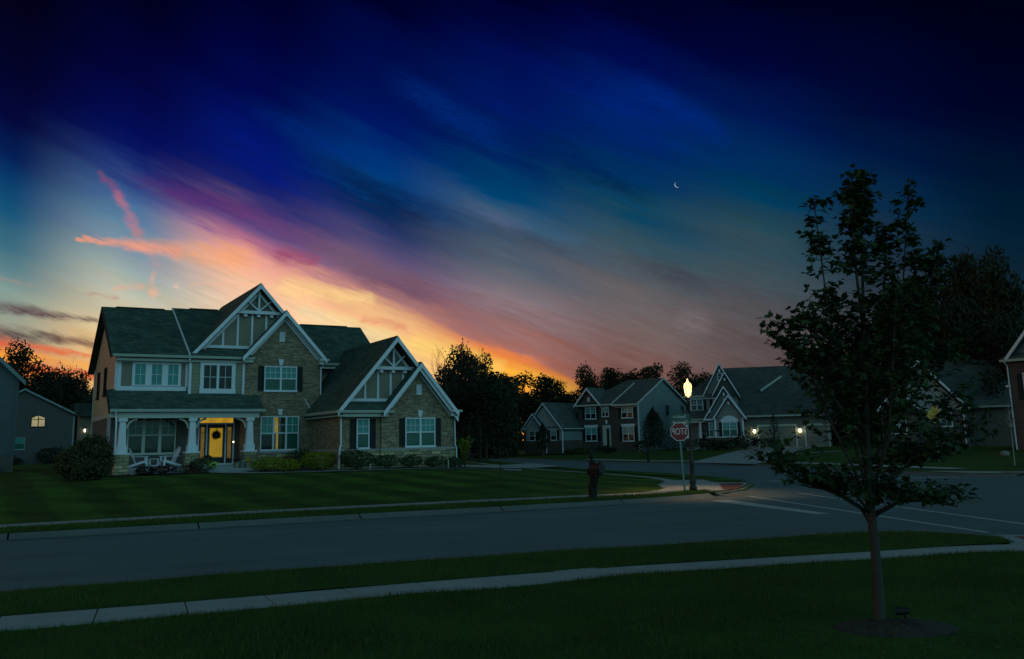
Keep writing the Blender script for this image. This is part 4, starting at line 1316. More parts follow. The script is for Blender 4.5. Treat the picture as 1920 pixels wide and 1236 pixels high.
def garage_neighbour():
    H = thing('gabled_house', 'pinkish house with stacked steep gables and two lantern lit garage doors', 'house', (22.92, 92, 0), R(-15))
    H.scale = (.91, 1, 1)
    MB().box(-6.1, -.5, 3.2, 12, .3, 6.2).build('wall', pink_siding, H)
    MB().box(.02, 9.3, 2.0, 12, .3, 3.9).build('garage_wall', grey_siding, H)
    MB().box(-4.0, .02, .62, 6, .3, 3.7).build('wall', pink_siding, H)
    MB().box(-3.05, .06, 0, .62, .3, 3.7).build('bay_wall', pink_siding, H)
    MB().box(-4.05, -3.10, .56, .619, .3, 1.70).box(-3.10, .12, -.06, -.001, .3, 1.70).box(.061, .12, -.001, .6, .3, 1.70).build('brick_base', brick_red, H)
    MB().box(-4.1, -3.1, .52, .56, 1.70, 1.8).box(-3.14, .16, -.10, -.06, 1.70, 1.8).build('stone_cap', gutterm, H)
    # gables
    for (uc, zr, s, hl, hr, n0, n1, wn, zb, wm) in ((-1.46, 5.98, 1.32, 1.75, 1.75, -.4, 4, .0, 3.6, pink_siding), (-1.92, 6.92, 1.42, 2.35, 2.35, .3, 5, .62, 3.6, grey_siding),
                                                    (-1.80, 8.55, 1.62, 1.5, 1.5, 2.5, 7, 2.9, 6.0, dark_siding), (-2.35, 9.50, 1.66, 2.15, 2.15, 2.9, 8, 3.2, 6.0, grey_siding)):
        MB().prism([(uc - (zr - .4 - zb) / s, zb), (uc + (zr - .4 - zb) / s, zb), (uc, zr - .4)], wn, wn + .2).build('gable_wall', wm, H)
        gable_roof(H, uc, zr, s, hl, hr, n0, n1, shingle_far)
        rake(H, uc, zr, s, hl, hr, n0, .22)
        MB().box(uc - .09, uc + .09, wn - .25, wn, zr - 1.0, zr - .72).build('gable_bracket', white, H)
    for uc, z, n_ in ((-2.35, 7.75, 3.2), (-1.75, 4.95, .62)):
        window(H, front(n_), uc - .18, uc + .18, z, z + .6, rail=False, grid=(1, 2), back=DARK, trim=.09)
    for uc, z in ((-3.9, 7.0), (-3.55, 4.55)): MB().box(uc - .09, uc + .09, 2.95 if z > 6 else .35, 3.2 if z > 6 else .62, z - .3, z).build('gable_bracket', white, H)
    # big roofs
    r = MB()
    r.slab([(-.6, 1.35, 3.88), (9.8, 1.35, 3.88), (9.8, 6.4, 6.55), (-1.2, 6.4, 6.55)], .2)
    r.slab([(-2.3, 6.0, 6.42), (9.0, 6.0, 6.42), (8.2, 9.2, 9.35), (-2.3, 9.2, 9.35)], .2)
    r.slab([(-2.3, 9.2, 9.34), (8.2, 9.2, 9.34), (9.0, 12.6, 6.3), (-6.5, 12.6, 6.3)], .2)
    r.slab([(-6.6, 2.8, 6.12), (-2.4, 2.8, 6.12), (-2.3, 9.2, 9.34)], .2)
    r.build('roof', shingle_far, H)
    MB().beam((2.1, 5.9, 6.55), (4.6, 7.2, 8.1), .12, .22).build('rake_board', gutterm, H)
    gutter(H, -.05, 9.8, 1.22, 3.86, w=.16, h=.16)
    gutter(H, -6.6, -4.2, 2.65, 6.1, w=.16, h=.16)
    MB().box(-4.2, -3.1, .28, .6, 3.45, 3.62).box(-6.1, -2.4, 3.0, 3.19, 5.75, 5.95).build('frieze_board', white, H)
    # windows
    bl = [(0, 1, 0, .5, curtain, 'curtain'), (0, 1, .5, 1, blind, 'blind')]
    window(H, front(0), -2.20, -.72, 1.86, 3.18, cols=2, grid=(3, 2), back=bl, mull=.08)
    MB(front(0)).prism([(-2.4, 3.27), (-.52, 3.27), (-.52, 3.5), (-.95, 3.78), (-1.46, 3.90), (-1.97, 3.78), (-2.4, 3.5)], .0, .08).build('arched_head', white, H)
    shutter(H, front(0), -2.62, -2.30, 1.82, 3.22)
    shutter(H, front(0), -.62, -.30, 1.82, 3.22)
    MB(front(0)).box(-3.12, -2.92, 0, .07, 1.8, 3.65).build('corner_board', white, H)
    MB(front(0)).box(-.12, .08, 0, .07, 1.8, 3.65).build('corner_board', white, H)
    window(H, front(.62), -3.72, -3.32, 1.86, 3.18, cols=1, back=bl, trim=.06)
    shutter(H, front(.62), -4.0, -3.80, 1.82, 3.22)
    window(H, front(3.2), -5.75, -4.5, 4.62, 5.68, cols=2, back=[(0, 1, 0, 1, reflectroom, 'dark_room')], mull=.08, trim=.09)
    shutter(H, front(3.2), -4.38, -4.05, 4.58, 5.72)
    window(H, front(3.2), -3.2, -2.4, 4.62, 5.68, cols=1, back=DARK, trim=.09)
    shutter(H, front(3.2), -3.65, -3.32, 4.58, 5.72)
    # porch at the left
    MB().slab([(-6.5, 1.2, 3.70), (-3.9, 1.2, 3.70), (-3.9, 3.25, 4.65), (-6.5, 3.25, 4.65)], .16).build('porch_roof', shingle_far, H)
    MB().box(-6.45, -4.02, 1.3, 1.5, 3.28, 3.52).build('porch_beam', gutterm, H)
    gutter(H, -6.5, -4.0, 1.07, 3.68)
    for uc in (-6.2, -4.75):
        MB().box(uc - .22, uc + .22, 1.2, 1.6, .3, 1.7).build('pier', brick_red, H)
        MB().prism([(uc - .15, 1.7), (uc + .15, 1.7), (uc + .10, 3.28), (uc - .10, 3.28)], 1.27, 1.53).build('column', white, H)
    MB().box(-6.4, -4.0, 1.1, 3.2, .3, .8).build('porch_floor', porch_conc, H)
    window(H, front(3.2), -5.1, -4.2, 1.4, 3.0, back=DARK)
    # garage doors with their lanterns
    for a0, a1 in ((1.62, 5.55), (6.65, 9.0)):
        MB(front(2.0)).box(a0 - .14, a0, 0, .06, .3, 2.75).box(a1, a1 + .14, 0, .06, .3, 2.75).box(a0 - .14, a1 + .14, 0, .07, 2.75, 2.9).build('door_frame', gutterm, H)
        g = MB(front(2.0))
        for k in range(4):
            z0 = .56 + k * .55
            g.box(a0, a1, .002, .02, z0, z0 + .53)
            nn = max(2, int((a1 - a0) / .6))
            for i in range(nn):
                p0 = a0 + (a1 - a0) * (i + .12) / nn
                g.box(p0, p0 + (a1 - a0) * .76 / nn, .02, .032, z0 + .09, z0 + .44)
        g.build('garage_door', garage_panel, H)
    for a in (1.12, 6.02):
        lo = MB(front(2.0)).box(a - .08, a + .08, 0, .18, 2.42, 2.5).box(a - .05, a + .05, 0, .05, 2.1, 2.42).build('wall_lantern', black, H)
        MB(front(2.0)).lathe([(.05, 0), (.10, .06), (.11, .2), (.06, .30)], 10, (a, .13, 2.12)).build('lamp_globe', bulb_warm, lo)
    return H


def shaded_neighbour():
    H = thing('shaded_house', 'dark house with pale twin gables half hidden by the near maple tree', 'house', (32.9, 75, 0), R(-22))
    H.scale = (.86, 1, 1)
    MB().box(-3.0, 4.1, 0.0, 9, .3, 3.8).build('wall', brick_dark, H)
    MB().box(4.1, 12.5, 1.6, 9, .3, 3.7).build('wall', brick_dark, H)
    MB().prism([(-3.0, 3.75), (4.1, 3.75), (.58, 7.2)], -.02, .2).build('gable_wall', pale_vertical, H)
    gable_roof(H, .58, 7.70, 1.0, 4.0, 4.0, -.4, 4, shingle_far)
    rake(H, .58, 7.70, 1.0, 4.0, 4.0, -.4, .26)
    MB().prism([(-3.1, 3.75), (.0, 3.75), (-1.57, 5.25)], -.6, -.4).build('gable_wall', pale_vertical, H)
    MB().box(-3.1, 0, -.6, -.021, .3, 3.75).build('bay_wall', brick_dark, H)
    gable_roof(H, -1.57, 5.62, 1.05, 1.85, 1.85, -1.0, 2, shingle_far)
    rake(H, -1.57, 5.62, 1.05, 1.85, 1.85, -1.0, .24)
    r = MB()
    r.slab([(2.5, 1.2, 3.85), (13, 1.2, 3.85), (13, 5.6, 8.05), (.6, 5.6, 8.05)], .2)
    r.slab([(8.2, 5.5, 7.6), (14, 5.5, 7.6), (14, 8.5, 10.3), (11.6, 8.5, 10.3)], .2)
    r.build('roof', shingle_far, H)
    MB().box(4.0, 4.12, -.10, .02, .5, 3.7).build('corner_board', white, H)
    MB().box(-2.9, 4.0, -.07, -.001 - .02, 3.5, 3.72).build('frieze_board', gutterm, H)
    window(H, front(0), 2.1, 3.0, 2.3, 3.35, cols=1, grid=(2, 2), full_grid=True, rail=False, back=[(0, 1, 0, 1, reflectroom, 'dark_room')])
    window(H, front(-.6), -2.2, -1.0, 1.8, 3.1, cols=2, back=DARK)
    gutter(H, 4.3, 12.8, 1.06, 3.82, w=.16)
    pipe(H, [(4.25, -.02, 3.6), (4.3, -.05, .6)], m=galv, r=.06)
    return H


def edge_neighbour():
    H = thing('corner_house', 'dark house at the far right whose pale gable rake meets the picture edge', 'house', (32.59, 60, 0), R(-50))
    H.scale = (.84, 1, 1)
    MB().box(.15, 10, 0, 9, .3, 6.2).build('wall', brick_red, H)
    MB().prism([(.2, 6.3), (7.8, 6.3), (4.0, 10.0)], .2, .4).build('gable_wall', grey_siding, H)
    gable_roof(H, 4.0, 10.5, 1.03, 3.9, 3.9, -.35, 6, shingle_far)
    rake(H, 4.0, 10.5, 1.03, 3.9, 3.9, -.35, .3)
    MB().slab([(-.25, -.35, 6.42), (8.3, -.35, 6.42), (8.3, .3, 6.9), (.2, .3, 6.9)], .14).build('pent_roof', shingle_far, H)
    gutter(H, -.25, 8.2, -.48, 6.40, w=.16, h=.15)
    pipe(H, [(.0, -.35, 6.25), (.10, -.08, 6.0), (.12, -.06, .5)], r=.05)
    MB().box(-.08, .16, -.30, .02, 4.6, 4.72).build('ledge', white, H)
    window(H, front(0), 1.2, 2.6, 3.8, 5.4, cols=2, back=DARK)
    shutter(H, front(0), .72, 1.08, 3.75, 5.45)
    window(H, front(0), 1.2, 2.6, 1.2, 2.8, cols=2, back=DARK)
    return H


def left_neighbours():
    H = thing('siding_house', 'slate blue sided house cut off by the left picture edge', 'house', (-31.3, 57, 0), R(31))
    MB().prism([(-9.0, 1.55), (.1, 1.55), (.1, 6.35), (-4.45, 10.7), (-9.0, 6.35)], 0, 10).build('wall', slate_siding, H)
    MB().box(-9.0, .14, -.04, 10, .2, 1.54).build('foundation', brick_dark, H)
    MB().box(-.02, .16, -.06, -.001, 1.55, 6.3).build('corner_board', slate_siding, H)
    gable_roof(H, -4.45, 11.0, .98, 4.95, 4.95, -.35, 10.3, shingle_far)
    rake(H, -4.45, 11.0, .98, 4.95, 4.95, -.35, .3, blue_siding)
    window(H, front(0), -3.2, -2.2, 3.4, 4.8, back=DARK)
    G = thing('dark_house', 'brown grey house with a lit arched window high in its gable end', 'house', (-44.6, 92, 0), R(27.5))
    MB().prism([(-9.0, .3), (.2, .3), (.2, 5.35), (-4.4, 7.72), (-9.0, 5.35)], 0, 11).build('wall', dark_siding, G)
    MB().box(.06, .22, -.05, -.001, .3, 5.2).build('corner_board', blue_siding, G)
    gable_roof(G, -4.4, 7.95, .52, 5.0, 5.0, -.3, 11.3, shingle_far)
    rake(G, -4.4, 7.95, .52, 5.0, 5.0, -.3, .2, blue_siding)
    a0, a1 = -3.62, -2.48
    arch = [(a0 + (a1 - a0) * k / 12, 5.02 + .22 * math.sin(PI * k / 12)) for k in range(13)]
    f = MB(front(0))
    wd = f.box(a0 - .06, a0, 0, .06, 4.22, 5.05).box(a1, a1 + .06, 0, .06, 4.22, 5.05).box(a0 - .06, a1 + .06, 0, .08, 4.14, 4.22).box(-3.09, -3.01, 0, .05, 4.22, 5.2).box(a0, a1, 0, .045, 4.86, 4.92)
    f.prism([(x, z) for x, z in arch] + [(x, z + .07) for x, z in reversed(arch)], 0, .06)
    wo = f.build('arched_window', blackwood, G)
    MB(front(0)).prism([(a0, 4.22), (a1, 4.22)] + [(x, z) for x, z in reversed(arch)], .004, .012).build('lit_pane', lit_pale, wo)
    window(G, front(0), -4.95, -4.15, 2.05, 3.08, back=UP_BLIND, m=blue_siding)
    K = thing('back_house', 'dark roofed house between the lit arched window house and the brick house', 'house', (-49.0, 118, 0), R(8))
    MB().box(-4, 9, 0, 9, .3, 5.6).build('wall', dark_siding, K)
    gable_r = MB()
    gable_r.slab([(-4.5, -.5, 5.7), (9.5, -.5, 5.7), (8.0, 4.5, 9.3), (-3, 4.5, 9.3)], .2)
    gable_r.slab([(-3, 4.5, 9.29), (8, 4.5, 9.29), (9.5, 9.5, 5.7), (-4.5, 9.5, 5.7)], .2)
    gable_r.build('roof', shingle_far, K)
    MB().slab([(-.5, -3.2, 3.4), (6.5, -3.2, 3.4), (6.5, 0, 4.6), (-.5, 0, 4.6)], .16).build('porch_roof', shingle_far, K)
    for uc in (.2, 3.0, 6.0): MB().box(uc - .12, uc + .12, -3.0, -2.76, .3, 3.35).build('post', blue_siding, K)


brick_neighbour()
garage_neighbour()
shaded_neighbour()
edge_neighbour()
left_neighbours()

# ------------------------------------------------------------------ street furniture
def street_lamp():
    L = thing('street_lamp', 'lit black post lamp with glowing lantern beside the stop sign', 'street lamp', (5.55, 29.09, .12))
    prof = [(.17, 0), (.17, .10), (.13, .14), (.125, .20), (.14, .24), (.14, .30), (.105, .36), (.10, .78), (.125, .82), (.125, .88), (.075, .94), (.062, 1.6), (.052, 2.72), (.085, 2.76), (.085, 2.80), (.06, 2.84), (.075, 2.90), (.07, 2.93)]
    prof = [(r_ * .72, z_) for r_, z_ in prof]
    MB().lathe(prof, 20).build('post', black, L, smooth=True)
    g = MB()
    q0, q1, z0, z1 = .082, .132, 2.95, 3.25
    P = [(q * math.cos(a), q * math.sin(a), z) for q, z in ((q0, z0), (q1, z1)) for a in [PI / 4 + PI / 2 * i for i in range(4)]]
    P = [(q * math.cos(PI / 6 * 2 * i), q * math.sin(PI / 6 * 2 * i), z) for q, z in ((q0, z0), (q1, z1), (.10, 3.345), (.04, 3.39)) for i in range(6)]
    F = [(j * 6 + i, j * 6 + (i + 1) % 6, j * 6 + 6 + (i + 1) % 6, j * 6 + 6 + i) for j in range(3) for i in range(6)]
    g.add(P, F + [(5, 4, 3, 2, 1, 0), (18, 19, 20, 21, 22, 23)])
    lan = g.build('lantern_glass', lamp_glass, L)
    bulb = bpy.data.lights.new('bulb', 'SPOT')   # the lantern's hood throws its light down
    bulb.energy = 340
    bulb.spot_size = R(112)
    bulb.spot_blend = 0.75
    bulb.color = (1.0, 0.62, 0.28)
    bulb.shadow_soft_size = 0.05
    bo = bpy.data.objects.new('bulb', bulb)
    C.objects.link(bo)
    bo.parent = L
    bo.location = (0, 0, 3.20)
    fr = MB()
    for i in range(6):
        a = PI / 3 * i
        fr.tube([(q0 * 1.03 * math.cos(a), q0 * 1.03 * math.sin(a), z0), (q1 * 1.03 * math.cos(a), q1 * 1.03 * math.sin(a), z1)], .008, 5)
    for rr_, zz_ in ((q0 * 1.05, z0), (q1 * 1.05, z1)):
        fr.tube([(rr_ * math.cos(PI / 3 * i), rr_ * math.sin(PI / 3 * i), zz_) for i in range(7)], .008, 5)
    fr.build('lantern_frame', black, L)
    MB().lathe([(.035, 3.388), (.038, 3.41), (.018, 3.43), (.026, 3.455), (.010, 3.485), (.004, 3.51)], 12).build('finial', lamp_glass, L)
    # two street name blades on the post
    for z, dx, txt, w in ((2.30, -.33, 'Ronda Ln', .68), (2.12, -.30, 'Chesser W', .66)):
        s = MB().box(dx - w / 2, dx + w / 2, -.095, -.080, z - .082, z + .082).build('street_name_sign', sign_green, L)
        t = text_mesh(txt, .125, .004, True, .86)
        t.v = [(x + dx, y - .099, zz + z) for x, y, zz in t.v]
        t.build('lettering', sign_white, s)
        MB().tube([(dx + w / 2 - .02, -.09, z), (.0, -.03, z)], .012, 6).build('bracket', galv, s)
    L.rotation_euler = (0, 0, R(-4))
    return L


street_lamp()


def octagon(r):
    return [(r * math.cos(PI / 8 + PI / 4 * i), r * math.sin(PI / 8 + PI / 4 * i)) for i in range(8)]


def stop_sign():
    T = thing('stop_sign', 'red octagonal stop sign with reversed lettering on a grey steel post', 'stop sign', (5.25, 28.9, .12), R(-6))
    p = MB().box(-.03, .03, -.014, .014, -.1, 2.2)
    for k in range(40): p.box(-.008, .008, -.016, -.0141, .1 + k * .05, .12 + k * .05)
    p.build('post', galv, T)
    z = 1.83
    pl = MB().prism([(x, y + z) for x, y in octagon(.305)], -.040, -.030).build('sign_plate', sign_white, T)
    MB().prism([(x, y + z) for x, y in octagon(.285)], -.0435, -.0405).build('red_face', stop_red, pl)
    t = text_mesh('STOP', .288, .003, True, .68)
    t.v = [(x, y - .0455, zz + z) for x, y, zz in t.v]
    t.build('lettering', sign_white, pl)
    T.rotation_euler = (0, R(-2.2), R(-6))
    return T


stop_sign()


def no_outlet():
    p = spot(1757, 50)
    T = thing('warning_sign', 'yellow diamond no outlet sign seen through the maple branches', 'road sign', (p.x, p.y, .3))
    MB().box(-.03, .03, -.014, .014, -.2, 2.9).build('post', galv, T)
    z = 2.42
    pl = MB().prism([(0, z - .54), (.54, z), (0, z + .54), (-.54, z)], -.040, -.030).build('sign_plate', sign_yellow, T)
    for txt, dz in (('NO', .15), ('OUTLET', -.10)):
        t = text_mesh(txt, .235, .003, True, .80)
        t.v = [(x, y - .043, zz + z + dz) for x, y, zz in t.v]
        t.build('lettering', sign_black, pl)
    return T


no_outlet()


def mailbox(kind, label, loc, rz):
    T = thing('mailbox', label, 'mailbox', loc, rz, None)
    # post with a turned finial, a shelf arm with a brace, and the box pointing along +x
    p = MB().box(-.055, .055, -.055, .055, -.1, 1.02).box(-.075, .075, -.075, .075, 1.02, 1.06)
    p.lathe([(.05, 1.06), (.035, 1.09), (.07, 1.15), (.075, 1.19), (.05, 1.24), (.02, 1.28), (.004, 1.30)], 14)
    p.box(-.085, .085, -.085, .085, -.1, .45)
    p.build('post', blackwood, T)
    a = MB().box(-.16, .40, -.09, .09, .66, .74)
    a.beam((.05, 0, .30), (.30, 0, .67), .06, .07)
    a.build('arm', blackwood, T)
    b = MB()
    prof = [(-.095, .74), (.095, .74), (.095, .90)] + [(.095 * math.cos(PI * k / 8), .90 + .095 * math.sin(PI * k / 8)) for k in range(1, 8)] + [(-.095, .90)]
    b.prism(prof, .06, .50, axis='x')
    bo = b.build('box', black, T)
    MB().prism([(y * 1.05, .74 + (z - .74) * 1.02) for y, z in prof], .50, .515, axis='x').build('lid', black, bo)
    MB().box(.22, .235, .098, .108, .84, 1.04).box(.235, .31, .098, .108, .97, 1.04).build('flag', black, bo)
    if kind:
        MB().tube([(.04, -.13, .82), (.46, -.13, .82)], .05, 10).box(.0, .04, -.17, -.085, .74, .86).build('newspaper_tube', blackwood, T)
    return T


M1 = mailbox(1, 'black mailbox on a dark post with turned finial on the lawn verge by the kerb', (2.12, 25.74, .12), R(-62))
M2 = dup(M1, (9.55, 66.4, .12), R(190), 'dark mailbox before the front lawn of the red brown brick house')
M2['group'] = M1['group'] = 'mailboxes by the kerbs'
p_ = spot(1462, 66.0)
M3 = dup(M1, (p_.x, p_.y, .2), R(170), 'dark mailbox at the foot of the driveway before the lit garage doors')

# small black spot lamp in the lawn behind the maple trunk
Gl = thing('garden_spotlight', 'small black garden spotlight staked by the bark ring of the near tree', 'spotlight', (3.36, 8.30, .10))
MB().tube([(0.02, 0, -.05), (.02, 0, .10)], .018, 8).build('stake', black, Gl)
MB().tube([(.045, -.03, .125), (-.02, .0, .12), (-.055, .02, .118)], [.026, .034, .040], 12).build('lamp_head', black, Gl)

# crescent moon
mo = MB()
NM = 28
P = []
for i in range(NM + 1):
    a = R(128) + R(164) * i / NM
    P.append((math.cos(a), math.sin(a)))
for i in range(NM - 1, 0, -1):
    a = R(128) + R(164) * i / NM
    c = Vector((math.cos(a), math.sin(a)))
    th = .20 * math.sin(PI * i / NM)
    P.append((c.x * (1 - th), c.y * (1 - th)))
az_, el_, d_ = direction(1271, 346)
dist = 6000.0
rad = 6.0 / F_PX * dist
mo.prism([(x * rad, y * rad) for x, y in P], -6, 6)
moon = mo.build('moon', moon_m)
moon.location = Vector((0, 0, EYE)) + d_.normalized() * dist
moon.rotation_euler = (R(el_) * 1.0, 0, -R(az_))
tag(moon, 'thin white crescent moon in the deep blue sky', 'moon')
for at_ in ('visible_shadow',): setattr(moon, at_, True)


# ------------------------------------------------------------------ porch furniture and pots
def on_house(u, n, z):
    return hpt(u, n, z)


def adirondack(label, u, n, turn):
    T = thing('garden_chair', label, 'chair', on_house(u, n, .86), HOUSE_RZ + turn, 'white adirondack chairs on the porch')
    # the chair faces +x; seat slats slope back, fan back reclines
    seat = MB()
    for k in range(6):
        x0 = .30 - k * .085
        z0 = .36 - k * .028
        seat.slab([(x0, -.26, z0), (x0 - .075, -.26, z0 - .025), (x0 - .075, .26, z0 - .025), (x0, .26, z0)], .022)
    seat.build('seat', white, T)
    back = MB()
    for k in range(7):
        y = -.255 + k * .085
        top = .98 - .16 * ((k - 3) / 3) ** 2
        lo, hi = Vector((-.16, y * .86, .22)), Vector((-.16 - (top - .22) * .42, y * 1.12, top))
        back.beam(lo, hi, .078, .02, up=(1, 0, .4))
    back.beam((-.22, -.26, .40), (-.22, .26, .40), .03, .06)
    back.beam((-.41, -.28, .78), (-.41, .28, .78), .03, .06)
    back.build('backrest', white, T)
    for sg in (-1, 1):
        MB().slab([(.42, sg * .30 - .065, .55), (-.36, sg * .30 - .065, .55), (-.36, sg * .30 + .065, .55), (.42, sg * .30 + .065, .55)], .025).build('armrest', white, T)
        MB().beam((.38, sg * .285, 0), (.31, sg * .285, .525), .035, .09, up=(1, 0, 0)).build('leg', white, T)
        MB().beam((.38, sg * .245, .34), (-.56, sg * .245, .03), .028, .11, up=(0, 0, 1)).build('leg', white, T)
    MB().box(.30, .33, -.27, .27, .24, .36).build('apron', white, T)
    return T


adirondack('white slatted garden chair beside the left porch pier, facing right', -5.75, -.35, R(-14))
adirondack('white slatted garden chair left of the middle porch pier, facing left', -4.32, -.30, R(190))
Tb = thing('side_table', 'small white side table between the two porch chairs', 'table', on_house(-5.06, -.30, .86), HOUSE_RZ)
tp = MB()
for k in range(5): tp.box(-.22 + k * .09, -.14 + k * .09, -.20, .20, .40, .425)
tp.build('tabletop', white, Tb)
for sx in (-1, 1):
    for sy in (-1, 1): MB().box(sx * .19 - .018, sx * .19 + .018, sy * .16 - .018, sy * .16 + .018, 0, .40).build('leg', white, Tb)
MB().box(-.17, .17, -.175, -.145, .07, .11).box(-.17, .17, .145, .175, .07, .11).build('stretcher', white, Tb)


def leafball(rx, ry, rz, n, size, seed, bottom=0.0, flat_=0.0, spiky=0.0, lobes=5):
    """uneven mass of leaf-sized faces filling a mound"""
    r = random.Random(seed)
    mb = MB()
    lb = [(Vector((r.gauss(0, 1), r.gauss(0, 1), r.uniform(-.2, 1))).normalized(), r.uniform(.10, .30)) for _ in range(lobes)]
    V, Fc = [], []
    for i in range(n):
        d = Vector((r.gauss(0, 1), r.gauss(0, 1), r.gauss(0, 1)))
        if d.z < 0 and r.random() < .35: d.z *= -1
        d.normalize()
        k = .72 + sum(h * max(0, d.dot(l)) ** 4 for l, h in lb)
        q = k * (r.random() ** .33 * .45 + .55)
        c = Vector((d.x * rx * q, d.y * ry * q, bottom + rz * (.40 + .60 * d.z * q) if d.z > 0 else bottom + rz * (.40 + .42 * d.z * q)))
        if spiky and r.random() < spiky: c += d * size * r.uniform(.6, 2.2)
        a = Vector((r.gauss(0, 1), r.gauss(0, 1), r.gauss(0, .7))).normalized()
        nrm = (d * .6 + Vector((r.gauss(0, .6), r.gauss(0, .6), r.gauss(0, .6)))).normalized()
        a = (a - nrm * a.dot(nrm)).normalized()
        b = nrm.cross(a)
        s = size * r.uniform(.6, 1.3)
        o = len(V)
        V += [tuple(c - a * s), tuple(c - b * s * .45 + nrm * s * .1), tuple(c + a * s), tuple(c + b * s * .45 + nrm * s * .1)]
        Fc.append((o, o + 1, o + 2, o + 3))
    mb.v, mb.f = V, Fc
    return mb


def stems(n, r_, h, seed, m=None, rad=.012):
    r = random.Random(seed)
    mb = MB()
    for i in range(n):
        a = r.random() * 2 * PI
        e = Vector((math.cos(a) * r_ * r.uniform(.2, .8), math.sin(a) * r_ * r.uniform(.2, .8), h * r.uniform(.6, 1)))
        mb.tube([(0, 0, -.08), tuple(e * .5 + Vector((0, 0, h * .1))), tuple(e)], [rad, rad * .7, rad * .35], 5)
    return mb


def pot(label, u, n, z, rad, h, m, leafm, seed, lw=.22, lh=.3, size=.05, count=160):
    T = thing('flower_pot', label, 'flower pot', on_house(u, n, z))
    MB().lathe([(rad * .7, 0), (rad * .95, h * .85), (rad * 1.08, h * .86), (rad * 1.08, h), (rad * .9, h), (rad * .85, h * .9)], 18).build('pot', m, T, smooth=False)
    if leafm:
        MB.build(leafball(lw, lw, lh, count, size, seed, bottom=h * .9), 'foliage', leafm, T, fix=False)
    return T


pot('tan pot of maroon flowers left of the front door', -2.5, -.5, .86, .14, .26, pot_tan, leaf_maroon, 3, .26, .34)
pot('tan pot of dark red leaves right of the front door', -1.22, -1.32, .72, .13, .28, pot_tan, leaf_maroon, 5, .20, .26, count=110)
pot('dark pot of white leaved plants right of the porch steps', -.96, -1.34, .72, .12, .18, pot_blue, leaf_white, 8, .26, .26, .07, 70)
pot('blue grey pot before the porch, under the side table', -5.35, -1.75, .50, .13, .30, pot_blue, None, 0)
pot('blue grey urn before the porch, under the right chair', -4.35, -1.75, .50, .14, .28, pot_blue, leaf_dark, 12, .14, .12, .04, 50)
pot('pale drum shaped planter beside the foot of the left porch pier', -6.15, -1.75, .46, .22, .34, porch_conc, None, 0)
Fl = thing('flower_pot', 'round clump of yellow chrysanthemums right of the porch steps', 'flower pot', on_house(-.70, -1.42, .72))
MB().lathe([(.09, 0), (.13, .2), (.13, .24)], 14).build('pot', pot_tan, Fl)
leafball(.19, .19, .30, 220, .035, 21, bottom=.22).build('blossom', leaf_yellow, Fl, fix=False)

# wreath hung on the door glass
Wr = thing('door_wreath', 'dark red round wreath hung on the amber front door glass', 'wreath', on_house(-1.82, .92, 2.42), HOUSE_RZ)
wm = MB()
rw = random.Random(9)
for i in range(420):
    a, b_ = rw.random() * 2 * PI, rw.random() * 2 * PI
    rr_ = .20 + .045 * math.cos(b_)
    c = Vector((rr_ * math.cos(a), .05 * math.sin(b_), rr_ * math.sin(a)))
    d = Vector((rw.gauss(0, 1), rw.gauss(0, 1), rw.gauss(0, 1))).normalized() * .028
    e = d.orthogonal().normalized() * .016
    wm.add([c - d, c + e, c + d, c - e], [(0, 1, 2, 3)])
wm.build('leaves', leaf_maroon, Wr, fix=False)
MB().box(-.012, .012, -.012, .0, .24, .44).build('ribbon', black, Wr)
MB().lathe([(.165, -.02), (.20, -.02), (.20, .02), (.165, .02)], 24).build('hoop', blackwood, Wr).rotation_euler = (PI / 2, 0, 0)

# little stake lamps in the bed
sl = thing('path_light', 'pale stake light at the right end of the planting bed', 'garden light', hpt(8.0, -6.8, .5))
MB().tube([(0, 0, -.1), (0, 0, .34)], .025, 8).build('stake', gutterm, sl)
MB().lathe([(.03, .34), (.05, .36), (.02, .40)], 10).build('cap', gutterm, sl)
dup(sl, hpt(3.9, -6.6, .5), 0, 'pale stake light by the round bush under the narrow ground floor window', (1, 1, .8))
tag(sl, group='stake lights in the planting bed')
for o in list(bpy.data.objects):
    if o.get('label', '').startswith('pale stake light by'): o['group'] = 'stake lights in the planting bed'
bo_ = leafball(.42, .3, .30, 60, .16, 77, bottom=0, lobes=3)
rk = MB().lathe([(.34, -.1), (.40, .10), (.34, .26), (.16, .36)], 9)
rk.v = [(x * (1 + .12 * math.sin(3 * y + z * 5)), y * .7, z) for x, y, z in rk.v]
rock = rk.build('boulder', rock_m, smooth=True)
rock.location = (26.0, 49.0, .50)
rock.scale = (.62, .62, .62)
tag(rock, 'pale rounded boulder on the lawn at the far right', 'boulder')

# ------------------------------------------------------------------ shrubs and trees
def shrub(name, label, cat, loc, rx, ry, rz, n, size, m, seed, spiky=.15, group=None, lobes=6, clumps=()):
    T = thing(name, label, cat, loc, 0, group)
    fo = leafball(rx, ry, rz, n, size, seed, spiky=spiky, lobes=lobes)
    for i, (dx, dy, k, kz) in enumerate(clumps):        # side shoots of the same plant
        q = leafball(rx * k, ry * k, rz * kz, int(n * k), size, seed + 50 + i, spiky=spiky, lobes=lobes)
        o = len(fo.v)
        fo.v += [(x + dx, y + dy, z) for x, y, z in q.v]
        fo.f += [tuple(a + o for a in f) for f in q.f]
    fo.build('foliage', m, T, fix=False)
    stems(7, rx * .7, rz * .7, seed + 1).build('stem', bark_dark, T)
    return T


def lz(p):
    return Vector((p.x, p.y, h_lot(p.x, p.y) + .02))


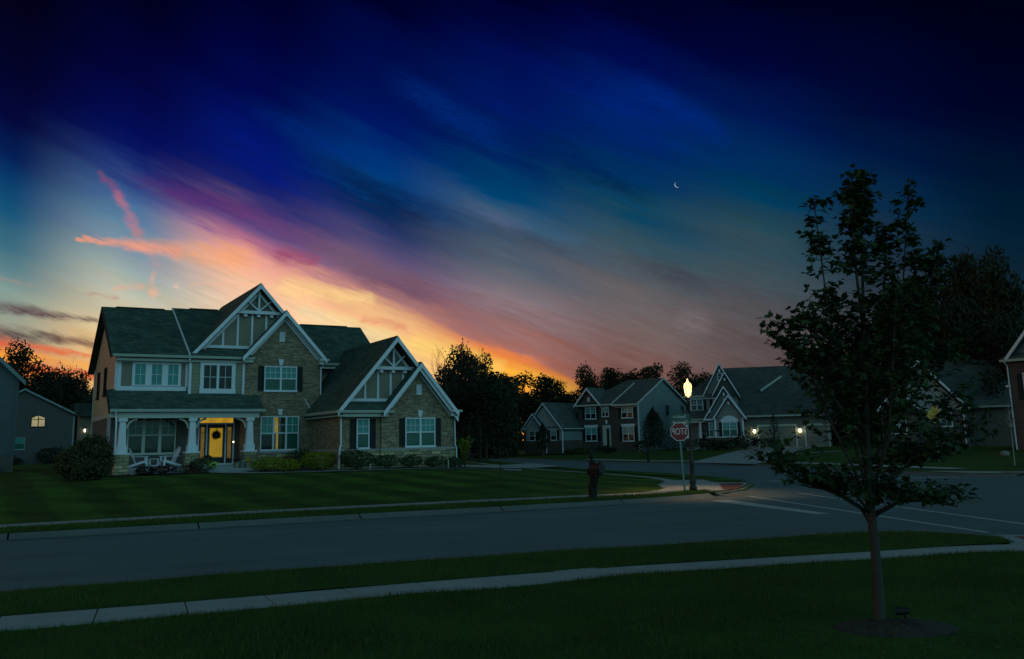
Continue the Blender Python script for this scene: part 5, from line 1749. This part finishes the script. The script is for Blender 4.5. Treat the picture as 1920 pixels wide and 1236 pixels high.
shrub('yew_bush', 'large loose dark yew bush at the left corner of the brick house', 'bush', lz(Vector((-18.0, 38.5, 0))), .72, .7, 1.75, 2200, .085, leaf_yew, 31, .55, lobes=9, clumps=((-.55, .1, .8, .72), (.5, -.1, .75, .66), (.05, -.45, .9, .5), (-.25, -.3, .8, .8)))
shrub('spirea_bush', 'lime green spreading bush right of the porch steps', 'bush', lz(hpt(-.25, -3.1)), .85, .7, .70, 1300, .055, leaf_lime, 32, .2)
shrub('spirea_bush', 'lime green mound before the three pane ground floor window, its right neighbour', 'bush', lz(hpt(.55, -4.5)), .75, .6, .62, 900, .055, leaf_lime, 33, .2)
shrub('spirea_bush', 'bright lime round bush beneath the right end of the three pane window', 'bush', lz(hpt(2.2, -3.9)), 1.0, .8, .95, 1500, .055, leaf_lime, 34, .25)
shrub('box_bush', 'dark green bush behind the bright lime bush, against the wall', 'bush', lz(hpt(2.3, -.8)), .85, .6, 1.15, 900, .06, leaf_shrub, 35, .2)
shrub('burning_bush', 'low maroon bush under the three pane window', 'bush', lz(hpt(1.35, -1.6)), .7, .5, .72, 600, .05, leaf_maroon, 36, .2)
shrub('box_bush', 'big round green bush beside the wing downspout', 'bush', lz(hpt(3.45, -5.9)), .98, .8, .98, 1500, .06, leaf_shrub, 37, .22)
for k, (u_, rx_, lab) in enumerate(((5.05, .72, 'round green bush below the wall between the two wing windows'), (6.35, .66, 'round green bush under the left half of the wing double window'),
                                    (7.55, .58, 'small green bush under the right shutter of the wing double window'), (8.75, .55, 'small dark bush at the right end of the wing wall'))):
    shrub('box_bush', lab, 'bush', lz(hpt(u_, -6.0)), rx_, .6, rx_ * 1.08, 800, .055, leaf_shrub, 38 + k, .2)
for k, (u_, rx_, lab) in enumerate(((-5.75, .5, 'low dark maroon bush before the left porch chair'), (-5.0, .45, 'low dark maroon bush before the porch side table'), (-3.85, .75, 'low dark maroon bush before the right porch chair'))):
    shrub('barberry_bush', lab, 'bush', lz(hpt(u_, -2.2)), rx_, .45, .44, 500, .05, leaf_maroon if k else leaf_dark, 48 + k, .2)
shrub('box_bush', 'green bush left of the porch steps, before the middle pier', 'bush', lz(hpt(-3.15, -2.0)), .75, .55, .72, 800, .055, leaf_shrub, 52, .25)
shrub('flower_clump', 'glowing yellow green flower clump left of the porch steps', 'flowers', lz(hpt(-2.62, -2.3)) + Vector((0, 0, .22)), .24, .22, .34, 130, .06, leaf_spark, 53, .2)
shrub('hedge_bush', 'dark bush by the wall of the brown grey house', 'bush', Vector((-45.6, 90, .4)), 1.6, 1.0, 1.9, 500, .14, leaf_dark, 54)
shrub('hedge_bush', 'low dark bush under the small window of the brown grey house', 'bush', Vector((-49.0, 89, .4)), 1.3, .9, 1.0, 400, .14, leaf_dark, 55)
shrub('hedge_bush', 'black hedge below the slate blue house at the left edge', 'bush', Vector((-32.3, 54.8, .3)), 1.5, 1.3, 1.3, 900, .10, leaf_dark, 56)


def fern(label, loc, h, n, seed):
    T = thing('willow_shrub', label, 'bush', loc)
    r = random.Random(seed)
    mb, st = MB(), MB()
    for i in range(n):
        a = r.random() * 2 * PI
        lean = r.uniform(.08, .42)
        L = h * r.uniform(.65, 1.0)
        pts = [Vector((math.cos(a) * lean * L * t ** 1.5, math.sin(a) * lean * L * t ** 1.5, L * t)) for t in (0, .3, .6, .85, 1)]
        st.tube([tuple(p) for p in pts], [.014, .012, .009, .006, .003], 4)
        for k in range(26):
            t = r.uniform(.25, 1)
            i0 = min(3, int(t * 4))
            c = pts[i0].lerp(pts[i0 + 1], t * 4 - i0) if i0 < 4 else pts[4]
            d = Vector((r.gauss(0, 1), r.gauss(0, 1), r.uniform(.1, 1.2))).normalized() * r.uniform(.07, .13)
            e = d.orthogonal().normalized() * .018
            mb.add([c, c + d * .5 + e, c + d, c + d * .5 - e], [(0, 1, 2, 3)])
    mb.build('foliage', leaf_lime, T, fix=False)
    st.build('stem', bark_dark, T)


fern('tall yellow green feathery shrub at the right corner of the brick house', lz(hpt(9.9, -4.9)), 1.75, 30, 61)

# bushes along the far houses
for k, (px, Y, rx_, h_, lab) in enumerate((
        (1070, 99, 1.0, .7, 'low olive bush before the garage wing of the red brown house'), (1090, 97, 1.1, .8, 'low green bush beside the entrance of the red brown house'),
        (1138, 96, 1.2, .9, 'dark bush right of the entrance of the red brown house'), (1205, 96, 1.1, 1.3, 'dark bush at the near corner of the red brown house'),
        (1250, 98, 2.3, 2.3, 'broad dark bush against the blue grey end wall'), (1310, 88, 1.6, 1.3, 'dark bush before the porch of the gabled house'),
        (1340, 88, 1.2, 1.0, 'dark bush below the narrow window of the gabled house'), (1362, 88, 1.3, 1.0, 'dark bush below the arched window of the gabled house'),
        (1398, 88, 1.4, 1.8, 'tall dark bush left of the larger lit garage door'), (1430, 88, 1.3, 1.1, 'low dark bush before the larger lit garage door'))):
    q = spot(px, Y)
    z_ = h_right(q.x, q.y)
    shrub('garden_bush', lab, 'bush', Vector((q.x, q.y, z_)), rx_, rx_ * .8, h_, 320, .13, leaf_dark if k > 1 else leaf_yew, 70 + k)


# woodland: a few crowns modelled once, then copied
def wood_tree(seed, w, h, n, size, m, trunk_h=.35, gap=0.0, lobes=12):
    r = random.Random(seed)
    T = thing('broadleaf_tree', '', 'tree')
    cr = MB()
    V, Fc = [], []
    L = []
    for i in range(lobes):
        a, t = r.random() * 2 * PI, r.random()
        z = h * (trunk_h + (1 - trunk_h) * (.12 + .80 * t))
        rad = w / 2 * (1 - .55 * t ** 1.6) * r.uniform(.25, .85)
        L.append((Vector((math.cos(a) * rad, math.sin(a) * rad, z)), w * r.uniform(.12, .24)))
    L.append((Vector((0, 0, h * .92)), w * .16))
    for c0, q in L:
        k = int(n * (q / w) ** 2 * 5.2)
        for _ in range(k):
            d = Vector((r.gauss(0, 1), r.gauss(0, 1), r.gauss(0, 1))).normalized()
            rr_ = q * (r.random() ** .4) * (1 + .35 * r.random() * (r.random() < .25))
            c = c0 + Vector((d.x * rr_, d.y * rr_, d.z * rr_ * .78))
            a = Vector((r.gauss(0, 1), r.gauss(0, 1), r.gauss(0, .6))).normalized()
            nrm = Vector((r.gauss(0, 1), r.gauss(0, 1), r.gauss(.5, 1))).normalized()
            a = (a - nrm * a.dot(nrm)).normalized()
            b = nrm.cross(a)
            s = size * r.uniform(.55, 1.3)
            o = len(V)
            V += [tuple(c - a * s), tuple(c - b * s * .5), tuple(c + a * s), tuple(c + b * s * .5)]
            Fc.append((o, o + 1, o + 2, o + 3))
    cr.v, cr.f = V, Fc
    cr.build('crown', m, T, fix=False)
    tk = MB()
    tk.tube([(0, 0, -.5), (0, 0, h * trunk_h * .6), (w * .02, 0, h * trunk_h), (0, w * .01, h * .85)], [h * .024, h * .020, h * .017, h * .004], 8)
    for c0, q in L:
        s0 = Vector((0, 0, min(c0.z * .62, h * .6)))
        tk.tube([tuple(s0), tuple(s0.lerp(c0, .5) + Vector((0, 0, -.03 * h))), tuple(c0)], [h * .008, h * .006, h * .003], 5)
    tk.build('trunk', bark_dark, T)
    return T


PROTO = [wood_tree(101, 9, 11, 2600, .20, leaf_wood, .22), wood_tree(102, 8, 12, 2400, .20, leaf_wood, .26, lobes=14),
         wood_tree(103, 7, 9, 1500, .20, leaf_wood, .36, lobes=9), wood_tree(104, 10, 10, 2800, .20, leaf_dark, .14, lobes=16)]
used = [False] * 4


def plant(kind, px, Y, top_py, wscale, label, z=.3, rz=0.0):
    """one tree on a bearing, at a distance, as tall as it looks"""
    q = spot(px, Y)
    e = math.radians(direction(px, top_py)[1])
    hgt = EYE + math.tan(e) * math.hypot(q.x, q.y) - z
    base = PROTO[kind]
    h0 = (11, 12, 9, 10)[kind]
    k = hgt / h0
    if not used[kind]:
        used[kind] = True
        t = base
        t.location, t.rotation_euler, t.scale = (q.x, q.y, z), (0, 0, rz), (k * wscale, k * wscale, k)
        t['label'] = label
    else:
        t = dup(base, (q.x, q.y, z), rz, label, (k * wscale, k * wscale, k))
    t['group'] = 'trees behind the houses'
    return t


left = 'dark tree at the left edge, '
plant(0, 22, 112, 642, .80, left + 'the tallest there', rz=1.0)
plant(1, -40, 105, 690, .9, left + 'cut by the frame', rz=2.0)
plant(3, 66, 118, 688, .7, left + 'above the roof of the slate blue house', rz=.4)
plant(3, 106, 116, 694, .7, left + 'above the lit arched window', rz=2.2)
plant(3, 142, 110, 700, .8, left + 'just left of the brick house', rz=3.4)
plant(2, 160, 96, 735, 1.0, left + 'low by the brick house siding', rz=4.4)
plant(3, 868, 84, 652, .62, 'tall dark tree rising just right of the brick house roof', rz=1.4)
plant(0, 912, 90, 664, .60, 'dark rounded tree right of the bare twigs', rz=2.6)
plant(3, 900, 74, 712, .95, 'broad low woodland tree in front of the bare twigs', rz=5.1)
plant(3, 850, 76, 730, .85, 'low woodland tree against the right corner of the brick house', rz=2.4)
plant(3, 932, 104, 712, .8, 'low woodland tree left of the pale garage gables', rz=3.9)
plant(1, 948, 112, 700, .7, 'dark tree below the orange sky, second from the bare twigs', rz=.2)
plant(2, 985, 130, 700, 1.1, 'small far tree below the brightest orange sky', rz=.2)
plant(2, 1022, 128, 704, 1.2, 'far round tree left of the lone oak', rz=2.1)
plant(3, 1046, 134, 716, .9, 'low far tree over the garage wing roof', rz=3.1)
plant(0, 1100, 132, 685, .78, 'lone round oak like crown above the brick gable', rz=4.0)
plant(1, 1150, 136, 690, .80, 'far tree over the ridge of the red brown house, left one', rz=1.2)
plant(2, 1192, 140, 696, 1.4, 'far low tree over the ridge of the red brown house, right one', rz=5.2)
plant(2, 1236, 138, 682, .75, 'thin leaved far tree left of the street lamp light', rz=.9)
plant(0, 1288, 124, 680, .75, 'dense far tree directly behind the street lamp light', rz=3.3)
plant(3, 1330, 136, 702, .8, 'low far tree left of the tallest pinkish gable', rz=3.3)
rt = 'black tree of the wood at the right, '
plant(0, 1905, 84, 462, .50, rt + 'highest at the picture edge', rz=2.9)
plant(1, 1850, 88, 470, .46, rt + 'second highest', rz=4.9)
plant(0, 1795, 92, 508, .50, rt + 'third from the picture edge', rz=5.6)
plant(3, 1745, 96, 522, .50, rt + 'behind the maple crown', rz=1.3)
plant(1, 1690, 98, 560, .55, rt + 'low behind the maple', rz=.5)
plant(3, 1640, 100, 610, .55, rt + 'lowest, left of the twin gables', rz=2.0)
plant(3, 1830, 80, 560, .62, rt + 'broad before the highest', rz=3.7)
plant(3, 1900, 76, 590, .6, rt + 'broad over the grey hip roof', rz=4.3)
plant(2, 1560, 112, 660, 1.3, rt + 'small beyond the garages', rz=1.1)


def woodland(px0, px1, Y0, Y1, tops, n, size, seed, m=leaf_wood):
    """a far mass of undergrowth and trees that reads as one"""
    r = random.Random(seed)
    mb = MB()
    V, Fc = [], []
    for i in range(n):
        t = r.random()
        Y = r.uniform(Y0, Y1)
        q = spot(px0 + (px1 - px0) * t, Y)
        f = t * (len(tops) - 1)
        j = min(len(tops) - 2, int(f))
        hmax = (tops[j] + (tops[j + 1] - tops[j]) * (f - j)) * (1 + .16 * math.sin(q.x * .9 + Y) + .12 * math.sin(q.x * 2.3))
        z = hmax * r.random() ** .75
        d = Vector((r.gauss(0, 1), r.gauss(0, 1), r.gauss(0, 1))).normalized() * size * r.uniform(.5, 1.3)
        e = d.orthogonal().normalized() * size * .55
        c = Vector((q.x, q.y, z))
        o = len(V)
        V += [tuple(c - d), tuple(c + e), tuple(c + d), tuple(c - e)]
        Fc.append((o, o + 1, o + 2, o + 3))
    mb.v, mb.f = V, Fc
    return tag(mb.build('woodland', m, fix=False), kind='stuff')


woodland(796, 972, 96, 118, [7.5, 8.0, 7.5, 7.0], 9000, .34, 1)
woodland(960, 1480, 142, 160, [7.0, 7.5, 8.0, 7.5, 7.0], 9000, .5, 2)
woodland(1480, 1990, 100, 116, [6.5, 8.0, 9.5, 11, 12], 12000, .42, 3, leaf_dark)
woodland(-90, 235, 122, 140, [8.0, 7.0, 6.5, 6.0], 8000, .45, 4)


def bare_twigs(label, px, Y, top_py, spread, seed):
    q = spot(px, Y)
    e = math.radians(direction(px, top_py)[1])
    h = EYE + math.tan(e) * math.hypot(q.x, q.y)
    T = thing('bare_tree', label, 'tree', (q.x, q.y, 0))
    r = random.Random(seed)
    tk, tw = MB(), MB()
    tk.tube([(0, 0, -.3), (.1, 0, h * .4), (0, .1, h * .68)], [.22, .17, .10], 7)
    tk.build('trunk', bark_dark, T)

    def grow(p, d, L, rad, lev):
        e_ = p + d * L
        mid = p.lerp(e_, .5) + Vector((r.gauss(0, .06), r.gauss(0, .06), 0)) * L
        tw.tube([tuple(p), tuple(mid), tuple(e_)], [rad, rad * .75, rad * .45], 4)
        if lev:
            for _ in range(3):
                t = r.uniform(.35, 1)
                nd = (d + Vector((r.gauss(0, .38), r.gauss(0, .38), r.uniform(-.05, .3)))).normalized()
                grow(p.lerp(e_, t), nd, L * r.uniform(.45, .7), rad * .55, lev - 1)
    for i in range(9):
        a = r.random() * 2 * PI
        grow(Vector((0, 0, h * r.uniform(.45, .68))), Vector((math.cos(a) * spread, math.sin(a) * spread, 1)).normalized(), h * r.uniform(.16, .24), .035, 3)
    tw.build('branches', bark_dark, T, fix=False)


bare_twigs('bare twigged tree rising behind the right corner of the brick house', 838, 80, 655, .55, 5)
bare_twigs('bare twigged tree above the round dark crown', 878, 82, 650, .5, 8)
bare_twigs('bare twigged tree behind the houses at the left edge', 108, 108, 676, .6, 11)


def cone_tree(label, px, Y, base_z, h, w, seed, n=2600):
    q = spot(px, Y)
    T = thing('pear_tree', label, 'tree', (q.x, q.y, base_z))
    r = random.Random(seed)
    mb = MB()
    for i in range(n):
        t = r.random() ** .8
        z = h * (.16 + .84 * t)
        prof = math.sin(PI * min(1, (.22 + .80 * t))) ** .8
        a = r.random() * 2 * PI
        q_ = w / 2 * prof * math.sqrt(r.random()) * (1 + .12 * math.sin(5 * a + 9 * t))
        c = Vector((q_ * math.cos(a), q_ * math.sin(a), z + r.gauss(0, .08)))
        d = Vector((r.gauss(0, 1), r.gauss(0, 1), r.gauss(.4, 1))).normalized() * r.uniform(.06, .13)
        e = d.orthogonal().normalized() * .05
        mb.add([c - d, c + e, c + d, c - e], [(0, 1, 2, 3)])
    mb.build('crown', leaf_dark, T, fix=False)
    MB().tube([(0, 0, -.3), (0, 0, h * .5), (.02, 0, h * .95)], [.10, .07, .015], 8).build('trunk', bark, T)


cone_tree('conical dark green tree on the lawn before the blue grey end wall', 1226, 84, .5, 4.0, 2.15, 3)
cone_tree('small dark tree before the left window of the pale garage gables', 1018, 92, .5, 2.9, 1.5, 4, 1300)
cone_tree('slim young tree before the larger lit garage door', 1452, 74, .4, 3.1, 1.0, 6, 260)


def sapling(label, loc, h, seed, m_trunk, leaves=60, lm=leaf_dark):
    T = thing('sapling', label, 'sapling', loc)
    r = random.Random(seed)
    st, lf = MB(), MB()
    st.tube([(0, 0, -.1), (.01, 0, h * .5), (0, .01, h)], [.022, .016, .006], 6)
    for i in range(14):
        z = h * r.uniform(.45, .95)
        a = r.random() * 2 * PI
        e = Vector((math.cos(a) * .26, math.sin(a) * .26, h * .16)) * r.uniform(.5, 1.1)
        st.tube([(0, 0, z), (e.x * .5, e.y * .5, z + e.z * .6), (e.x, e.y, z + e.z)], [.009, .006, .003], 4)
        for k in range(leaves // 14):
            c = Vector((e.x, e.y, z + e.z)) * 1.0 + Vector((r.gauss(0, .06), r.gauss(0, .06), r.gauss(0, .06)))
            d = Vector((r.gauss(0, 1), r.gauss(0, 1), r.gauss(0, 1))).normalized() * .045
            o = d.orthogonal().normalized() * .02
            lf.add([c - d, c + o, c + d, c - o], [(0, 1, 2, 3)])
    st.build('trunk', m_trunk, T)
    lf.build('crown', lm, T, fix=False)


sapling('thin dark sapling alone on the corner lawn of the brick house', lz(Vector((-.63, 37.6, 0))), 1.15, 2, bark_dark, 70)
qs = spot(1897, 41)
sapling('pale trunked sapling on the lawn at the far right', Vector((qs.x, qs.y, .35)), 2.6, 7, concrete, 160)


# ------------------------------------------------------------------ the maple in the foreground
def maple_leaf_shape():
    pts = [(0, 0), (.10, .10), (.42, .02), (.34, .18), (.56, .40), (.36, .44), (.22, .46), (.26, .66), (.12, .66), (0, 1.0),
           (-.12, .66), (-.26, .66), (-.22, .46), (-.36, .44), (-.56, .40), (-.34, .18), (-.42, .02), (-.10, .10)]
    return pts


def maple():
    T = thing('maple_tree', 'young maple tree with dark lobed leaves standing in the foreground lawn', 'tree', (3.11, 8.24, .10))
    r = random.Random(17)
    tk = MB()
    tk.tube([(.0, 0, -.05), (.01, 0, .05), (0, 0, .35), (-.03, 0, .75), (-.06, .0, 1.02), (-.075, 0, 1.45), (-.085, .02, 2.1), (-.10, .03, 2.9), (-.11, .02, 3.6), (-.12, .0, 4.10)],
            [.066, .050, .044, .039, .036, .028, .021, .015, .010, .004], 12)
    leaders = [[(-.03, 0, .82), (-.14, .04, 1.02), (-.36, .02, 1.16), (-.62, -.05, 1.20)],
               [(-.06, 0, .98), (-.22, -.04, 1.35), (-.42, -.05, 1.75), (-.62, -.02, 2.25), (-.78, .02, 2.62)],
               [(-.06, 0, 1.02), (-.17, .05, 1.55), (-.30, .08, 2.25), (-.44, .06, 3.0), (-.55, .04, 3.82)],
               [(-.05, 0, 1.05), (.08, .05, 1.5), (.19, .05, 2.2), (.26, 0, 3.0), (.31, -.03, 3.86)],
               [(-.06, 0, 1.0), (.16, -.05, 1.28), (.46, -.06, 1.62), (.68, -.03, 2.05)],
               [(-.06, 0, 1.1), (-.08, .18, 1.6), (-.20, .32, 2.2), (-.22, .36, 2.8)],
               [(-.06, 0, 1.1), (.03, -.2, 1.6), (.02, -.32, 2.2), (.05, -.36, 2.9)],
               [(-.05, 0, .92), (.2, .02, 1.05), (.46, .05, 1.06), (.72, .02, 1.00)],
               [(-.05, 0, .95), (-.34, -.03, 1.12), (-.72, -.05, 1.28), (-1.04, -.03, 1.46)],
               [(-.085, .02, 2.0), (.02, .0, 2.5), (.10, .0, 3.1), (.12, .02, 3.55)],
               [(-.085, .02, 1.95), (.14, -.05, 2.3), (.38, -.08, 2.7), (.54, -.05, 3.18)],
               [(-.085, .02, 1.7), (-.3, .06, 2.1), (-.5, .1, 2.5), (-.66, .08, 2.72)],
               [(-.1, .0, 1.6), (-.4, -.1, 1.95), (-.66, -.12, 2.30), (-.90, -.10, 2.52)],
               [(.0, 0, 1.2), (.3, .1, 1.35), (.62, .12, 1.45), (.88, .1, 1.62)],
               [(-.05, 0, .95), (-.2, -.14, 1.08), (-.36, -.24, 1.22)], [(-.05, 0, .95), (.12, -.14, 1.06), (.30, -.22, 1.16)],
               [(-.05, 0, .95), (.05, .2, 1.1), (.1, .36, 1.3)],
               [(-.07, .02, 1.35), (.22, .1, 1.75), (.50, .12, 2.15), (.74, .1, 2.45)], [(-.08, .02, 1.7), (.18, .1, 2.2), (.42, .1, 2.7), (.60, .06, 3.35)],
               [(-.1, .03, 2.6), (-.16, .02, 3.1), (-.2, .0, 3.6), (-.22, 0, 3.95)]]
    for L in leaders:
        n = len(L)
        tk.tube(L, [.013 * (1 - i / n) + .003 for i in range(n)], 7)
    leaders.append([(-.075, 0, 1.45), (-.085, .02, 2.1), (-.10, .03, 2.9), (-.11, .02, 3.6), (-.12, 0, 4.05)])
    # the whole stem leans a little to the right
    tk.v = [(x + .080 * z, y, z) for x, y, z in tk.v]
    leaders = [[(x + .080 * z, y, z) for x, y, z in L] for L in leaders]
    shape = maple_leaf_shape()
    V, Fc = [], []

    def leaf(p, out, s):
        """one lobed leaf on its stalk, hanging outward and a little down, folded on the midrib"""
        ax = (out + Vector((r.gauss(0, .45), r.gauss(0, .45), r.gauss(-.25, .35)))).normalized()
        up = Vector((r.gauss(0, .45), r.gauss(0, .45), 1))
        sd = ax.cross(up).normalized()
        nm = sd.cross(ax)
        fold = r.uniform(-.05, .35)
        droop = r.uniform(.0, .35)
        o = len(V)
        for x, y in shape:
            q = p + ax * (y * s) + sd * (x * s) + nm * ((abs(x) * fold - y * y * droop) * s)
            V.append(tuple(q))
        k = len(shape)
        for a in range(1, 9): Fc.append((o, o + a, o + a + 1))
        for a in range(9, k - 1): Fc.append((o, o + a, o + a + 1))

    def bez(L, t):
        f = t * (len(L) - 1)
        i = min(len(L) - 2, int(f))
        return Vector(L[i]).lerp(Vector(L[i + 1]), f - i)
    for li, L in enumerate(leaders):
        Ltot = sum((Vector(b) - Vector(a)).length for a, b in zip(L, L[1:]))
        main = li in (2, 3, len(leaders) - 1)
        nt = int(Ltot * (36 if main else 44))
        for k in range(nt):
            t = r.uniform(.30 if main else .34, 1.0) if li else r.uniform(.5, 1)
            p = bez(L, t)
            z = p.z
            # twigs grow long in the lower crown and short on the upright leaders
            tl = (.36 if z < 2.3 else .27 if z < 2.8 else .17 if z < 3.3 else .13) * r.uniform(.4, 1.15)
            if z < 1.15: tl *= .75
            a = r.random() * 2 * PI
            d = Vector((math.cos(a), math.sin(a) * .9, r.uniform(.15, 1.0))).normalized()
            e = p + d * tl
            tk.tube([tuple(p), tuple(p.lerp(e, .5) + Vector((0, 0, -.012))), tuple(e)], [.0042, .003, .0018], 3, cap=False)
            nl = r.randint(5, 9)
            for j in range(nl):
                s_ = r.uniform(.25, 1.05)
                b_ = p.lerp(e, s_)
                o2 = (d * .5 + Vector((r.gauss(0, .8), r.gauss(0, .8), r.gauss(-.05, .25)))).normalized()
                st = b_ + o2 * r.uniform(.015, .045)
                leaf(st, o2, r.uniform(.042, .080))
    tk.build('trunk', bark, T, smooth=True, fix=False)
    cr = MB()
    cr.v, cr.f = V, Fc
    cr.build('crown', leaf_maple, T, fix=False)
    return T


maple()

# ------------------------------------------------------------------ blades of grass on the near lawn and the verges
def blades(seed, n, pick, h0, h1, w):
    r = random.Random(seed)
    V, Fc = [], []
    for i in range(n):
        q = pick(r)
        if q is None: continue
        x, y, z = q
        a = r.random() * 2 * PI
        h = r.uniform(h0, h1)
        dx, dy = math.cos(a) * w, math.sin(a) * w
        lx, ly = r.gauss(0, .4) * h, r.gauss(0, .4) * h
        o = len(V)
        V += [(x - dx, y - dy, z - .012), (x + dx, y + dy, z - .012), (x + lx, y + ly, z + h)]
        Fc.append((o, o + 1, o + 2))
    mb = MB()
    mb.v, mb.f = V, Fc
    return mb


def line_y(L, x):
    for a, b in zip(L, L[1:]):
        if a[0] <= x <= b[0]: return a[1] + (b[1] - a[1]) * (x - a[0]) / (b[0] - a[0] + 1e-9)
    return L[-1][1]


def pick_near(r):
    x = r.uniform(-6.5, 8.5)
    yt = line_y(NEAR_IN, x) - .01
    y = yt - (r.random() ** 1.4) * 5.0
    if y < 5.6 or abs(x) > y * .62 + .3: return None
    if ((x - 3.22) / 1.1) ** 2 + ((y - 8.18) / .8) ** 2 < .62: return None
    return x, y, .105 + 0.02 * math.sin(x * 1.7 + y) * math.sin(y * 1.3)


def pick_verge(r):
    x = r.uniform(-10, 7.4)
    a, b = line_y(NEAR_OUT, x) + .01, line_y(NEAR_KERB[:-2], x) - .01
    if x > 6.7: b = min(b, 15.9 - (x - 6.7) * 2.0)
    if b <= a: return None
    y = a + (b - a) * r.random()
    return x, y, .118 + 0.012 * math.sin(x * 2.1) * math.sin(y * 1.9)


def pick_far(r):
    x = r.uniform(-13, 5.9)
    a, b = line_y(FAR_KERB, x) + .02, line_y(WALK_F, x) - .02
    if x > 5.0: b = a + .9
    if b <= a: return None
    return x, a + (b - a) * r.random(), .125


tag(blades(1, 95000, pick_near, .022, .060, .0032).build('grass_blades', blade_m, fix=False), kind='stuff')
tag(blades(2, 42000, pick_verge, .025, .065, .0036).build('grass_blades', blade_m, fix=False), kind='stuff')
tag(blades(3, 24000, pick_far, .03, .08, .006).build('grass_blades', blade_m, fix=False), kind='stuff')
